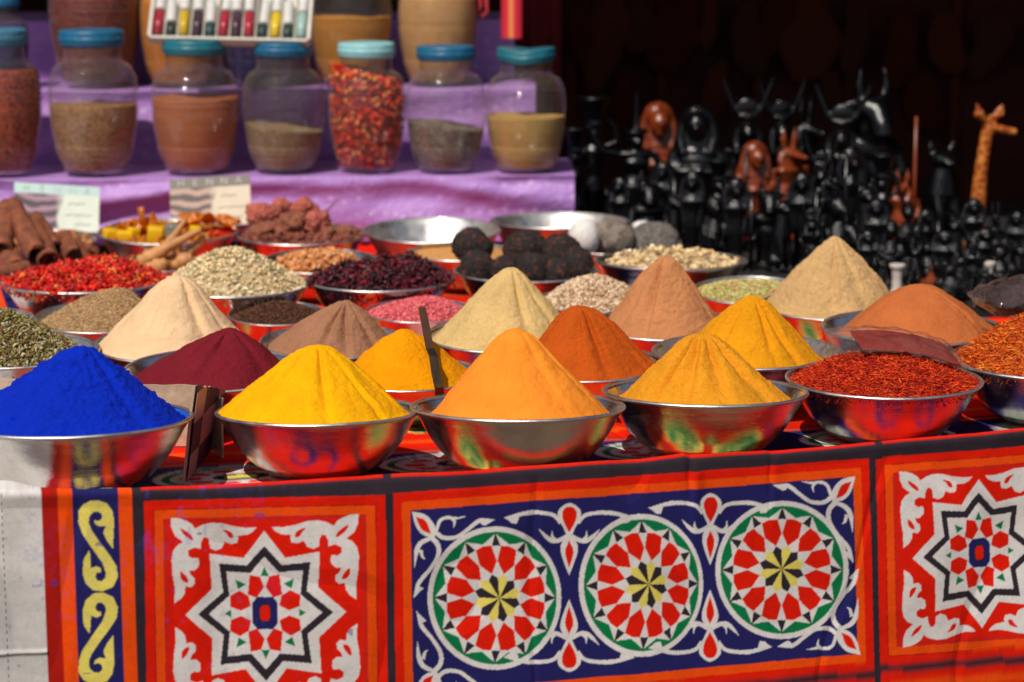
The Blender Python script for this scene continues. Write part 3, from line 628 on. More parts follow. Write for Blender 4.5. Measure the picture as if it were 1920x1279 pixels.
pile('chili', (205, 489), 12, 300, ['chili', 'chili', 'chili', 'chunk'], 2300, (.014, .0075), [(214, 24, 10), (186, 14, 10), (228, 44, 16), (160, 16, 12), (218, 34, 12), (196, 18, 10), (222, 120, 50)], 'heap of bright dried red chillies at the left', GRAINS, tip=.7, seed=8, flat=.6, bump=.012, lay=1)
pile('pale', (432, 462), 300, 578, ['flake', 'thread'], 3400, (.0068, .0034), [(244, 214, 166), (250, 230, 196), (222, 190, 138), (176, 160, 106), (246, 220, 180)], 'heap of pale greenish curled husks', tip=.45, seed=9, lay=1.2, flat=.6)
pile('hib', (745, 480), 580, 846, ['flake'], 1900, (.011, .0075), [(66, 20, 30), (44, 14, 24), (110, 22, 34), (84, 30, 40)], 'heap of dark purple-red dried petals', GRAINS, tip=.6, seed=10, flat=.7, bump=.016, lay=1.2)
pile('chunk', (615, 468), 520, 672, ['chunk'], 700, (.0075, .0058), [(206, 134, 76), (186, 108, 56), (224, 164, 110)], 'loose heap of small orange-brown resin pieces', GRAINS, tip=.6, seed=11, bump=.012, lay=1.2)
pile('ginger', (1235, 466), 1150, 1368, ['chunk', 'flake'], 380, (.010, .0065), [(232, 202, 152), (218, 182, 126), (240, 216, 176)], 'loose heap of pale ginger pieces', GRAIN, tip=.8, seed=12, bump=.016, lay=1.5)
pile('herb', (-5, 575), -140, 150, ['flake', 'thread'], 6500, (.0058, .0030), [(136, 124, 66), (116, 100, 48), (160, 146, 92), (120, 80, 44), (184, 176, 148)], 'heap of dried green herb leaves at the left edge', tip=.35, seed=13, lay=1.5, flat=.7)
pile('bark', (70, 440), -20, 165, ['chunk'], 200, (.012, .008), [(190, 130, 84), (164, 100, 60)], 'small tan bark crumbs below the cinnamon rolls', tip=.8, seed=14)
pile('root', (300, 480), 225, 385, ['chunk', 'flake'], 240, (.012, .008), [(206, 140, 84), (186, 116, 66), (164, 96, 56)], 'small tan root pieces under the thick roots', tip=.7, seed=15, lay=1)
pile('clump', (560, 428), 460, 668, ['chunk'], 500, (.009, .006), [(150, 84, 68), (128, 70, 54)], 'brown crumbs below the pinkish dried clumps', tip=.8, seed=24, lay=1)
pile('cubes', (290, 438), 200, 400, ['chunk'], 300, (.009, .006), [(206, 130, 30), (186, 96, 30)], 'amber crumbs below the yellow cubes', tip=.8, seed=25, lay=1)
pile('cubes', (415, 428), 385, 445, ['seed'], 900, (.003, .003), [(190, 30, 16), (160, 20, 12)], 'patch of bright red powder beside the yellow cubes', tip=.7, seed=16)
pile('stone', (1085, 436), 1052, 1150, ['chunk'], 900, (.004, .003), [(160, 100, 86), (140, 84, 70)], 'reddish brown crumbs at the left of the stones', tip=.7, seed=17)
# ================================================================== THINGS IN THE BOWLS
def rock(px, py, rx, ry, Y, mat, name, label, cat, group=None, rough=.18, seed=0, sc=9, depth=None, fine=.0, rotz=0):
    c = at_Y(px, py, Y); k = Y / FPX; bm = bmesh.new(); bmesh.ops.create_icosphere(bm, subdivisions=5, radius=1)
    V = np.array([v.co[:] for v in bm.verts]); Fc = np.array([[v.index for v in f.verts] for f in bm.faces]); bm.free()
    n = fbm(V, 1.3, 3, seed)[:, None] * rough + fbm(V, sc, 3, seed + 4)[:, None] * (rough * .35) + fbm(V, 30, 2, seed + 9)[:, None] * fine
    V = V * (1 + n) * np.array([rx * k, (depth or rx) * k, ry * k])
    return obj(name, mesh(name, V, [Fc]), mat, None, label, cat, group, M=Matrix.Translation(c) @ Matrix.Rotation(rotz, 4, 'Z'))
t = NT('charred_ball'); oc = t.oc(); nn = t.noise(oc, 150, 5, .7)
t.bsdf(Base_Color=t.mix(t.ramp(t.noise(oc, 95, 4, .65), [(.55, 0), (.64, 1)]), lin(34, 27, 25), lin(120, 54, 30)), Roughness=.8, Normal=t.bump(nn, .006)); CHAR = t.m
for i, (x, y, r, Y, lab) in enumerate([
    (886, 462, 37, 5.83, 'rough black-brown ball on top at the left of the ball bowl'), (893, 505, 35, 5.74, 'rough black-brown ball under the topmost left one, at the bowl rim'),
    (984, 470, 41, 5.84, 'large rough black-brown ball on top in the middle of the ball bowl'), (945, 506, 27, 5.72, 'small dark ball low between the left and middle balls'),
    (1000, 505, 33, 5.71, 'rough dark ball at the front rim below the middle one'), (1050, 476, 38, 5.82, 'largest rough dark ball, rightmost on top, hiding the reddish crumbs'),
    (1082, 497, 33, 5.76, 'rough dark ball at the right rim of the ball bowl'), (1044, 510, 26, 5.70, 'small dark ball at the front rim, right of centre')]):
    rock(x, y, r, r * .98, Y, CHAR, 'dried_ball', lab, 'dried ball', 'rough dark balls in a bowl', .2, i, 9, fine=.07)
t = NT('grey_stone'); oc = t.oc()
t.bsdf(Base_Color=t.mix(t.ramp(t.noise(oc, 60, 6, .7), [(.4, 0), (.62, 1)]), lin(98, 86, 76), lin(150, 136, 122)), Roughness=.8, Normal=t.bump(t.noise(oc, 120, 5, .65), .004)); STONE = t.m
t = NT('dark_stone'); oc = t.oc()
t.bsdf(Base_Color=t.mix(t.ramp(t.noise(oc, 70, 6, .7), [(.4, 0), (.65, 1)]), lin(84, 76, 72), lin(128, 120, 114)), Roughness=.85, Normal=t.bump(t.noise(oc, 120, 5, .65), .004)); STONE2 = t.m
WHITEP = m_simple('white_mineral', (238, 232, 226), .6, bump=.001)
rock(1146, 447, 44, 36, 6.16, STONE, 'stone', 'smooth round grey-brown stone between the white lump and the darker stone', 'stone', None, .10, 3, fine=.01)
rock(1226, 453, 46, 36, 6.2, STONE2, 'stone', 'darker angular stone at the right of the stone bowl', 'stone', None, .2, 8, fine=.015)
rock(1094, 446, 30, 38, 6.08, WHITEP, 'mineral_lump', 'smooth white lump leaning on the round grey-brown stone', 'mineral lump', None, .08, 4)
rock(1205, 424, 20, 10, 6.32, WHITEP, 'mineral_lump', 'small white lump behind the two stones', 'mineral lump', None, .12, 5)
CLUMPM = m_simple('pink_brown_root', (204, 108, 90), .85, var=.35, sc=60, bump=.008, bsc=110)
CLUMPD = m_simple('brown_root', (156, 92, 66), .85, var=.4, sc=50, bump=.006, bsc=80)
CL = [(492, 408, 26, 24, 0, 'pinkish rough clump at the left end of its bowl'), (524, 398, 24, 22, 0, 'pinkish rough clump with a knobby top, second from the left'), (500, 432, 26, 16, 1, 'brown clump low at the front left of the clump bowl'),
      (548, 420, 30, 24, 1, 'smooth brown clump in the middle of the clump bowl'), (572, 392, 24, 18, 0, 'highest pinkish clump in its bowl'), (590, 418, 26, 22, 0, 'pinkish rough clump right of the middle'),
      (536, 442, 24, 12, 0, 'small pinkish clump at the front rim'), (612, 434, 28, 14, 1, 'flat brown clump near the right front rim'), (652, 436, 20, 13, 1, 'dark brown clump at the right end of its bowl')]
for i, (x, y, a, b_, m_, lab) in enumerate(CL): rock(x, y, a, b_, 6.33 + (.05 if y < 410 else -.03), (CLUMPM, CLUMPD)[m_], 'dried_root_clump', lab, 'dried root', 'pinkish brown dried clumps', .55, i + 20, 5, fine=.30 if not m_ else .10)
bm = bmesh.new(); tube(bm, [at_Y(598, 420, 6.33), at_Y(612, 396, 6.33), at_Y(633, 374, 6.33)], [.004, .003, .0015], 6)
obj('root_twig', bm_mesh('root_twig', bm), CLUMPD, None, 'thin twig sticking up from the pinkish brown clumps', 'twig')
YCUBE = m_simple('yellow_wax', (236, 186, 14), .5, var=.15, bump=.001)
for x, y, s_, rz, lab in [(206, 441, 24, .5, 'yellow cube at the left end of its bowl'), (232, 446, 26, .2, 'yellow cube second from the left, half behind amber film'), (262, 454, 17, .9, 'small yellow cube at the front rim of the cube bowl'),
                     (291, 440, 29, .1, 'largest yellow cube in the middle of its bowl'), (250, 437, 20, .7, 'yellow cube behind the small front one'), (366, 434, 20, .4, 'yellow cube under the amber film near the red powder')]:
    c = at_Y(x, y, 6.24); k = 6.24 / FPX
    obj('yellow_cube', bm_mesh('yellow_cube', box_bm(s_ * k, s_ * k, s_ * k, bev=.003)), YCUBE, None, lab, 'wax cube', 'yellow cubes in the back-row bowl', M=Matrix.Translation(c) @ Euler((.15, .1, rz)).to_matrix().to_4x4())
c = at_Y(325, 433, 6.22); V, Fc = lathe(smooth_prof([(0, 0), (.019, 0), (.021, .004), (.0215, .034), (.019, .038), (0, .038)], 20), 32)
obj('film_jar', mesh('film_jar', V, Fc), m_simple('grey_green_plastic', (128, 134, 122), .4), None, 'little grey-green tub between the yellow cubes and the roots', 'tub', M=Matrix.Translation(c + np.array([0, 0, -.02])))
t = NT('amber_film'); oc = t.oc(); tr = t.n('ShaderNodeBsdfTranslucent', {'Color': lin(240, 150, 10)}); gl = t.n('ShaderNodeBsdfPrincipled', {'Base Color': lin(214, 128, 8), 'Roughness': .2, 'Normal': t.bump(t.noise(oc, 60, 3), .004)})
ms = t.n('ShaderNodeMixShader', {0: .7, 1: tr.outputs[0], 2: gl.outputs[0]}); tp_ = t.n('ShaderNodeBsdfTransparent', {'Color': lin(255, 190, 60)})
m2_ = t.n('ShaderNodeMixShader', {0: .7, 1: tp_.outputs[0], 2: ms.outputs[0]}); t.t.links.new(m2_.outputs[0], t.out.inputs[0]); AMBER = t.m
def crumple(px, py, w, h, Y, seed, lab, rz=0):
    n = 46; u, v = np.meshgrid(np.linspace(-1, 1, n), np.linspace(-1, 1, n), indexing='ij'); k = Y / FPX
    Pn = np.stack([u, v, u * 0], -1); z = fbm(Pn, 1.6, 4, seed) * h * k * 1.5 + (1 - u ** 2) * h * k * .6
    z = z + .35 * h * k * np.abs(vnoise(Pn, 4, seed + 3))
    edge = 1 + .25 * fbm(Pn, 2, 3, seed + 8)
    V = np.stack([u * w * k * edge, v * .035 * edge, z], -1).reshape(-1, 3); F0 = grid_faces(n, n)
    me = mesh('amber_film', np.vstack([V, V - [0, 0, .0006]]), [F0, F0[:, ::-1] + n * n]); return obj('amber_film', me, AMBER, None, lab, 'plastic film', 'crumpled amber film over the cubes', M=Matrix.Translation(at_Y(px, py, Y)) @ Matrix.Rotation(rz, 4, 'Z'))
crumple(262, 428, 40, 20, 6.3, 1, 'crumpled amber plastic film over the left yellow cubes, one corner sticking up')
crumple(392, 418, 52, 16, 6.3, 6, 'crumpled amber plastic film at the right beside the red powder')
bm = bmesh.new(); tube(bm, [at_Y(272, 428, 6.3), at_Y(266, 405, 6.3), at_Y(264, 388, 6.3)], [.014, .008, .010], 7, .3)
obj('amber_film', bm_mesh('amber_film', bm), AMBER, None, 'small upright scrap of amber film above the yellow cubes', 'plastic film', 'crumpled amber film over the cubes')
# cinnamon bark rolls
BARK = m_simple('cinnamon_bark', (150, 82, 52), .8, var=.6, sc=35, bump=.004, bsc=70)
def roll(p0, Y0, p1, Y1, rpx, lab, seed=0, turn=1.25):
    a, b_ = Vector(at_Y(*p0, Y0)), Vector(at_Y(*p1, Y1)); ax = (b_ - a); L_ = ax.length; q = ax.to_track_quat('Z', 'Y').to_matrix().to_4x4(); r = rpx * Y0 / FPX
    nt, nz_ = 56, 24; th = np.linspace(0, 2 * np.pi * turn, nt); z = np.linspace(0, L_, nz_); TH, ZZ = np.meshgrid(th, z, indexing='ij')
    rr = r * (1 - .25 * TH / th[-1]); Pn = np.stack([rr * np.cos(TH + seed), rr * np.sin(TH + seed), ZZ], -1)
    ns = fbm(Pn, 22, 3, seed) * .14; Pn[..., 0] *= 1 + ns; Pn[..., 1] *= 1 + ns
    Pn[..., 2] += np.where((ZZ < 1e-6) | (ZZ > L_ - 1e-6), vnoise(Pn, 60, seed + 3) * .008, 0)
    In = Pn.copy(); f = 1 - .0022 / np.maximum(rr, .004); In[..., 0] *= f; In[..., 1] *= f
    F0 = grid_faces(nt, nz_); N = nt * nz_; V = np.vstack([Pn.reshape(-1, 3), In.reshape(-1, 3)])
    idx = np.arange(N).reshape(nt, nz_); st = [np.stack([idx[:-1, j], idx[1:, j], idx[1:, j] + N, idx[:-1, j] + N], -1) for j in (0, nz_ - 1)]; st += [np.stack([idx[i, :-1], idx[i, 1:], idx[i, 1:] + N, idx[i, :-1] + N], -1) for i in (0, nt - 1)]
    return obj('bark_roll', mesh('bark_roll', V, [F0, F0[:, ::-1] + N] + st), BARK, None, lab, 'cinnamon bark', 'rolls of cinnamon bark', M=Matrix.Translation(a) @ q)
roll((70, 480), 5.93, (22, 390), 6.10, 24, 'long bark roll standing tallest at the left, its dark open end facing down', 1, 1.6)
roll((94, 490), 5.93, (64, 424), 6.14, 26, 'bark roll in the middle with a wide dark open end', 4, .86)
roll((142, 482), 5.95, (128, 446), 6.12, 24, 'short thick bark roll at the right of the bark pile', 3, .82)
roll((34, 506), 5.90, (2, 446), 6.06, 23, 'bark roll half hidden low behind the red chillies', 5, .9)
roll((4, 470), 5.94, (12, 388), 6.1, 21, 'bark roll cut by the left edge', 2, 1.5)
roll((-14, 514), 5.86, (56, 500), 5.90, 14, 'bark roll lying flat at the back of the chillies', 6, 1.3)
roll((104, 466), 6.03, (66, 412), 6.20, 18, 'thin dark bark roll behind the middle one', 7, 1.4)
roll((176, 470), 6.05, (120, 450), 6.16, 12, 'slim curled bark piece lying at the right rim of the bark bowl', 9, .8)
ROOT = m_simple('galangal_root', (206, 146, 88), .6, var=.3, sc=25, bump=.003, bsc=50)
def root(pts, rads, Y, lab):
    bm = bmesh.new(); k = Y / FPX; P_ = cr([at_Y(x, y, Y) for x, y in pts], 6); R0 = np.interp(np.linspace(0, 1, len(P_)), np.linspace(0, 1, len(rads)), rads) * k * (1 + .10 * np.sin(np.arange(len(P_)) * 1.7))
    tube(bm, [tuple(p) for p in P_], list(R0), 12); return obj('tan_root', bm_mesh('tan_root', bm), ROOT, None, lab, 'root', 'thick tan roots')
root([(262, 492), (285, 480), (330, 455), (378, 430)], [13, 15, 9, 5], 5.98, 'long tan root pointing up to the right')
root([(300, 470), (325, 445), (348, 412)], [8, 8, 4], 6.02, 'thin tan root standing behind the long one')
root([(272, 505), (298, 500), (312, 490)], [10, 18, 8], 5.94, 'round knob of tan root at the front of its bowl')
root([(325, 500), (345, 488), (360, 484)], [8, 15, 9], 5.96, 'brown knobbly root beside the pale husks')
root([(352, 476), (375, 456), (384, 444), (390, 452)], [8, 8, 7, 5], 6.0, 'hooked tan root at the right of its bowl')
# spatula
SPM = m_simple('dull_spatula_steel', (92, 62, 40), .45, .6, var=.3)
sp = empty('spatula', at_Y(822, 727, 4.42), label='flat dull metal spatula stuck upright in the deep yellow powder', cat='spatula')
def strip(name, pts, w, th_, mat, parent):
    V = []; k = 0
    for p, ww in zip(pts, w):
        p = np.array(p); V += [p + [-ww / 2, 0, 0], p + [ww / 2, .004, 0], p + [ww / 2, .004 + th_, 0], p + [-ww / 2, th_, 0]]
    n = len(pts); Fc = [[4 * i + j, 4 * i + (j + 1) % 4, 4 * i + 4 + (j + 1) % 4, 4 * i + 4 + j] for i in range(n - 1) for j in range(4)] + [[3, 2, 1, 0], [4 * n - 4 + q for q in range(4)]]
    V = np.array(V) - np.array(sp.location); return obj(name, mesh(name, V, [Fc], smooth=False), mat, parent)
strip('handle', [at_Y(791, 577, 4.52), at_Y(798, 612, 4.50), at_Y(806, 655, 4.465)], [.014, .0155, .015], .0016, SPM, sp)
strip('blade', [at_Y(806, 654, 4.463), at_Y(813, 668, 4.445), at_Y(817, 700, 4.42), at_Y(823, 727, 4.405), at_Y(826, 745, 4.43)], [.015, .017, .0165, .0165, .016], .0012, m_simple('blade_steel', (84, 66, 52), .35, .7, var=.4, bump=.001), sp)
# plastic bags
def pillow(L_, Wd, H_, seed, crinkle=.004):
    n = 60; u, v = np.meshgrid(np.linspace(-1, 1, n), np.linspace(-1, 1, n), indexing='ij'); e = np.clip((1 - np.abs(u) ** 2.6) * (1 - np.abs(v) ** 2.6), 0, 1) ** .55
    Pn = np.stack([u * 2, v, u * 0], -1); c = fbm(Pn, 3, 4, seed) * crinkle; c2 = fbm(Pn, 3, 4, seed + 9) * crinkle
    top_ = np.stack([u * L_ / 2, v * Wd / 2, H_ / 2 * e + c + .0006], -1); bot = np.stack([u * L_ / 2, v * Wd / 2, -H_ / 2 * e + c2 * .4 * (e > .02) + c * (e <= .02) - .0006], -1)
    F0 = grid_faces(n, n); return np.vstack([top_.reshape(-1, 3), bot.reshape(-1, 3)]), [F0, F0[:, ::-1] + n * n]
def bend(V, k): V = V.copy(); V[:, 2] -= k * V[:, 0] ** 2; return V
c = at_Y(1682, 640, 4.44); bg = empty('spice_bag', tuple(c), R_(8), label='clear plastic bag of red powder lying on the dark red threads', cat='plastic bag'); bg.rotation_euler = (R_(8), R_(7.5), R_(6))
V, Fc = pillow(.25, .14, .026, 5, .007); obj('plastic_film', mesh('plastic_film', bend(V, 1.1), Fc), BAG, bg)
V, Fc = pillow(.19, .115, .017, 8, .002); V[:, 0] += .018; obj('red_powder', mesh('red_powder', bend(V, 1.1) - [0, 0, .0018], Fc), PW('bag_red_powder', (150, 36, 18), 1, .1), bg)
c = at_Y(1925, 556, 4.72); bg = empty('spice_bag', tuple(c), label='bulging plastic bag of dark petals on top of the right edge bowl', cat='plastic bag'); bg.rotation_euler = (0, R_(-4), R_(10))
V, Fc = pillow(.19, .16, .075, 15, .008); V[:, 0] += 0; obj('plastic_film', mesh('plastic_film', V, Fc), BAG, bg)
V, Fc = pillow(.165, .14, .062, 18, .008); obj('dark_petals', mesh('dark_petals', V - [0, 0, .001], Fc), m_simple('bagged_dark_petals', (58, 24, 26), .7, var=.6, sc=70, bump=.008, bsc=120), bg)
bm = bmesh.new(); tube(bm, [(-.088, 0, .0), (-.10, 0, .002), (-.112, 0, .0)], [.012, .004, .012], 8, .4); obj('twisted_end', bm_mesh('twisted_end', bm), BAG, bg)
# ================================================================== CARDBOARD BOX
t = NT('cardboard'); oc = t.oc(); w = t.n('ShaderNodeTexWave', {'Vector': oc, 'Scale': 60., 'Distortion': .6}, bands_direction='X').outputs[1]
col = t.mix(t.ramp(t.noise(oc, 12, 6, .65), [(.35, 0), (.7, 1)]), lin(168, 142, 118), lin(206, 184, 160)); col = t.mix(t.ramp(t.noise(oc, 8, 4), [(.5, 0), (.75, .35)]), col, lin(190, 180, 178))
t.bsdf(Base_Color=col, Roughness=.9, Normal=t.bump(w, .0005, .3, t.bump(t.noise(oc, 30, 4), .004)), Specular_IOR_Level=.2); CARD = t.m
def panel(name, a, b_, z0, z1a, z1b, th_, mat, parent, seed=0, lean=(0, 0)):
    """upright board from a to b (xy), top heights z1a..z1b, ragged top"""
    n = 40; q = np.linspace(0, 1, n); a = np.array(a); b_ = np.array(b_); xy = a + (b_ - a) * q[:, None]; d = (b_ - a) / np.hypot(*(b_ - a)); nn = np.array([-d[1], d[0]]) * th_
    zt = z1a + (z1b - z1a) * q + fbm(np.stack([q * 3, q * 0, q * 0 + seed], -1), 4, 4, seed) * .004
    m_ = 8; V = []
    for side in (0, 1):
        for j in range(m_ + 1):
            f = j / m_; z = z0 + (zt - z0) * f; o = xy + nn * side + np.array(lean) * f + fbm(np.stack([q * 4, np.full(n, f * 2), q * 0], -1), 1.5, 2, seed)[:, None] * nn / th_ * .003 * f
            V.append(np.c_[o, z])
    V = np.array(V).reshape(2, m_ + 1, n, 3); N = (m_ + 1) * n; idx = np.arange(N).reshape(m_ + 1, n)
    F0 = np.stack([idx[:-1, :-1], idx[:-1, 1:], idx[1:, 1:], idx[1:, :-1]], -1).reshape(-1, 4); st = []
    for e in (idx[0], idx[-1], idx[:, 0], idx[:, -1]): st.append(np.stack([e[:-1], e[1:], e[1:] + N, e[:-1] + N], -1))
    V = V.reshape(-1, 3) - (np.array(parent.location) if parent else 0); return obj(name, mesh(name, V, [F0, F0[:, ::-1] + N] + st, smooth=False), mat, parent)
t = NT('checkered_print'); oc = t.oc(); ck = t.n('ShaderNodeTexChecker', {'Vector': t.n('ShaderNodeMapping', {'Vector': oc, 'Rotation': (0, 0, 0), 'Scale': (.01, 7.4, 18.), 'Location': (.3, .35, .1)}).outputs[0], 'Scale': 1., 'Color1': lin(164, 124, 128), 'Color2': lin(34, 30, 60)}).outputs[0]
t.bsdf(Base_Color=ck, Roughness=.6); CHECK = t.m
cb = empty('cardboard_box', (-.80, 4.18, TZ), label='torn cardboard box with a checkered side, holding the bowl of blue powder', cat='cardboard box')
pz = lambda x, y, Y: at_Y(x, y, Y)[2]
panel('back_panel', (-1.12, 4.345), (-.553, 4.325), TZ + .003, pz(-30, 702, 4.34), pz(362, 725, 4.33), .005, CARD, cb, 3)
a_ = at_Y(346, 912, 4.055); b_ = at_Y(366, 724, 4.055)
panel('side_panel', (a_[0], 4.055), (-.5535, 4.318), zedge(sx(346, 905)) * 0 + TZ + .004, b_[2], pz(366, 727, 4.32), .004, CARD, cb, 5, (b_[0] - a_[0], 0))
panel('checkered_face', (a_[0] + .0055, 4.060), (-.545, 4.318), TZ + .006, b_[2] - .001, pz(366, 729, 4.32) - .001, .001, CHECK, cb, 5, (b_[0] - a_[0], 0))
f0 = at_Y(386, 742, 4.30); f1 = at_Y(407, 745, 4.2)
panel('torn_flap', (f0[0] + .002, 4.30), (f1[0] + .002, 4.235), TZ + .003, pz(386, 741, 4.3), pz(407, 748, 4.235), .004, CARD, cb, 8)
# ================================================================== PURPLE SHELVES
t = NT('purple_satin'); oc = t.oc(); vo = t.n('ShaderNodeTexVoronoi', {'Vector': oc, 'Scale': 26., 'Randomness': .35}).outputs['Distance']
col = t.mix(t.ramp(vo, [(.12, .5), (.26, 0)]), lin(178, 130, 204), lin(222, 196, 232)); col = t.mix(t.ramp(t.noise(oc, 5, 4), [(.4, 0), (.7, .25)]), col, lin(140, 96, 172))
t.bsdf(Base_Color=col, Roughness=.44, Sheen_Weight=.1, Specular_IOR_Level=.6, Normal=t.bump(t.noise(oc, 75, 4, .7), .003, 1, t.bump(t.noise(oc, 18, 4, .6), .008))); SATIN = t.m
def draped(name, x0, x1, yf, slope, zt, depth, drop, label, seed, amp=.010):
    nx = 260; X = np.linspace(x0, x1, nx); nd = 50; nb = 40
    t_ = np.r_[np.linspace(0, drop, nd), drop + np.linspace(0, 1, nb + 1)[1:] * depth]
    XX, TT = np.meshgrid(X, t_, indexing='ij'); fr = TT <= drop; down = np.where(fr, drop - TT, 0); back = np.where(fr, 0, TT - drop)
    Pn = np.stack([XX, down * 2.2 + XX * .25, back], -1)
    f = fbm(Pn * np.array([1, 1, 1]), 3.4, 3, seed) * 1.2 + .6 * np.sin((down * 46 + 2.2 * np.sin(XX * 3 + seed)) + fbm(Pn, 2, 2, seed + 4) * 3)
    outw = f * amp * np.clip(down / .03, 0, 1) + .004
    YY = yf + (XX - x0) * slope + back - outw; ZZ = zt - down + np.where(fr, 0, .003 * f * np.clip(back / .1, 0, 1)) + .002 * fbm(Pn, 6, 2, seed + 2)
    rr = .006; ZZ -= np.where(fr, 0, 0)
    V = np.stack([XX, YY, ZZ], -1); n2 = V.shape[1]
    # right end panel, hanging from the top edge
    top_i = np.arange(nd - 1, n2); ne = 14; E_ = np.zeros((len(top_i), ne, 3))
    for j in range(ne):
        q = j / (ne - 1); E_[:, j] = V[-1, top_i]; E_[:, j, 2] = E_[:, j, 2] - drop * q; E_[:, j, 0] += .012 * np.sin(np.arange(len(top_i)) * .35 + 1) * q + .003
    Va = np.vstack([V.reshape(-1, 3), E_.reshape(-1, 3)]); o = V.shape[0] * n2
    c = (x0 + x1) / 2; org = np.array([c, yf, zt - drop])
    return obj(name, mesh(name, Va - org, [grid_faces(nx, n2), grid_faces(len(top_i), ne) + o]), SATIN, None, label, 'cloth', None, M=Matrix.Translation(org))
xr1 = at_Y(1077, 400, 6.83)[0]
Y1 = 6.735; SL = .07; Z1 = .948
draped('purple_cloth', -2.3, xr1, Y1 - .06, SL, Z1, .40, Z1 - TZ - .012, 'purple satin cloth draped over the lowest step, hanging behind the back-row bowls', 3, .02)
Z2 = 1.165; Y2 = 7.04
draped('purple_cloth', -2.4, at_Y(1004, 200, 7.2)[0], Y2, SL, Z2, .36, Z2 - Z1 + .01, 'purple satin cloth over the middle step, behind the front jars', 8, .008)
Z3 = 1.345; Y3 = 7.40
draped('purple_cloth', -2.4, at_Y(964, 60, 7.55)[0], Y3, SL, Z3, .5, Z3 - Z2 + .01, 'purple satin cloth over the highest step, end seen above the rightmost jar', 12, .005)
STEPM = m_simple('step_box_wood', (110, 80, 56), .85)
for x1, yf, zt, dp, lab in [(xr1 - .02, Y1, Z1, .34, 'wooden box under the lowest purple cloth'), (at_Y(1004, 200, 7.2)[0] - .02, Y2 + .06, Z2, .3, 'wooden box under the middle purple cloth'), (at_Y(964, 60, 7.55)[0] - .02, Y3 + .06, Z3, .45, 'wooden box under the highest purple cloth')]:
    bm = box_bm(x1 + 2.2, dp - .1, zt - .03, ((x1 - 2.2) / 2, 0, (zt - .03) / 2)); bmesh.ops.transform(bm, matrix=Matrix.Rotation(math.atan(SL), 4, 'Z'), verts=bm.verts)
    obj('display_step', bm_mesh('display_step', bm, False), STEPM, None, lab, 'display step', 'steps under the purple cloths', M=Matrix.Translation((0, yf + (dp / 2) + .05 + .0 + 2.3 * SL, 0)))
# ================================================================== JARS
JP = [(0, 0), (.60, 0), (.66, .02), (.70, .08), (.76, .22), (.80, .34), (.79, .38), (.83, .42), (.82, .47), (.86, .52), (.92, .8), (.97, 1.1), (1.0, 1.4), (1.0, 1.68), (.985, 1.72), (1.0, 1.78), (.985, 1.84), (.995, 1.90), (.978, 1.96), (.985, 2.04), (.965, 2.10), (.965, 2.18), (.94, 2.28), (.90, 2.38), (.83, 2.48), (.74, 2.545), (.67, 2.58), (.65, 2.62), (.645, 2.96)]
jp = smooth_prof([q for q in JP if not (1.69 < q[1] < 2.2 or .3 < q[1] < .5)][:9] + [(1.0, 1.62), (.995, 1.9), (.97, 2.2)] + [q for q in JP if q[1] > 2.2], 230)
jp[:, 0] += .020 * np.sin((jp[:, 1] - 1.62) / .118 * np.pi) ** 2 * ((jp[:, 1] > 1.62) & (jp[:, 1] < 2.21)) + .022 * np.sin((jp[:, 1] - .3) / .12 * np.pi) ** 2 * ((jp[:, 1] > .3) & (jp[:, 1] < .66))
Vj, Fj = lathe(jp, 72); JARME = mesh('glass_body', Vj, Fj); JARME.materials.append(GLASS)
LP = smooth_prof([(0, 3.255), (.55, 3.26), (.60, 3.275), (.70, 3.265), (.725, 3.23), (.73, 3.12), (.745, 3.10), (.745, 3.04), (.725, 3.03), (.725, 2.95), (.68, 2.95), (.68, 2.9)], 70)
Vl, Fl = lathe(LP, 72); rr_ = np.hypot(Vl[:, 0], Vl[:, 1]); an = np.arctan2(Vl[:, 1], Vl[:, 0]); kn = 1 + .006 * np.sign(np.sin(an * 60)) * ((rr_ > .71) & (Vl[:, 2] > 3.12)); Vl[:, :2] *= kn[:, None]
LIDME = mesh('lid', Vl, Fl)
def filling(fill, bot=.1, slope=0.0, dome=0, seed=0):
    z = np.linspace(bot, fill, 40); r = np.interp(z, jp[2:, 1], jp[2:, 0]) * .988 - .006
    top_ = [(r[-1] * q, fill) for q in np.linspace(.97, 0, 16)]
    V, Fc = lathe([(0, bot)] + list(zip(r, z)) + top_, 72)
    k = np.clip((V[:, 2] - bot) / (fill - bot), 0, 1) ** 3; V[:, 2] += k * (slope * V[:, 0] + .05 * fbm(V, 2.2, 3, seed))
    return V, Fc
LIDB = m_simple('blue_plastic_lid', (28, 106, 146), .42, var=.3, sc=14); LIDT = m_simple('teal_plastic_lid', (34, 118, 136), .42, var=.3, sc=14); LIDW = m_simple('pale_plastic_lid', (150, 208, 214), .45, var=.15, sc=14); LIDD = m_simple('dusty_blue_lid', (70, 130, 160), .6, var=.4, sc=10)
def m_grain(name, c1, c2, sc=260):
    t = NT(name); oc = t.oc(); v = t.n('ShaderNodeTexVoronoi', {'Vector': oc, 'Scale': float(sc)}); 
    col = t.mix(t.ramp(v.outputs['Distance'], [(.1, 0), (.7, 1)]), lin(*c1), lin(*c2)); col = t.mix(t.ramp(t.noise(oc, 30, 4), [(.35, 0), (.7, .35)]), col, tuple(q * .5 for q in lin(*c2)[:3]) + (1,))
    t.bsdf(Base_Color=col, Roughness=.85, Normal=t.bump(v.outputs['Distance'], .003)); return t.m
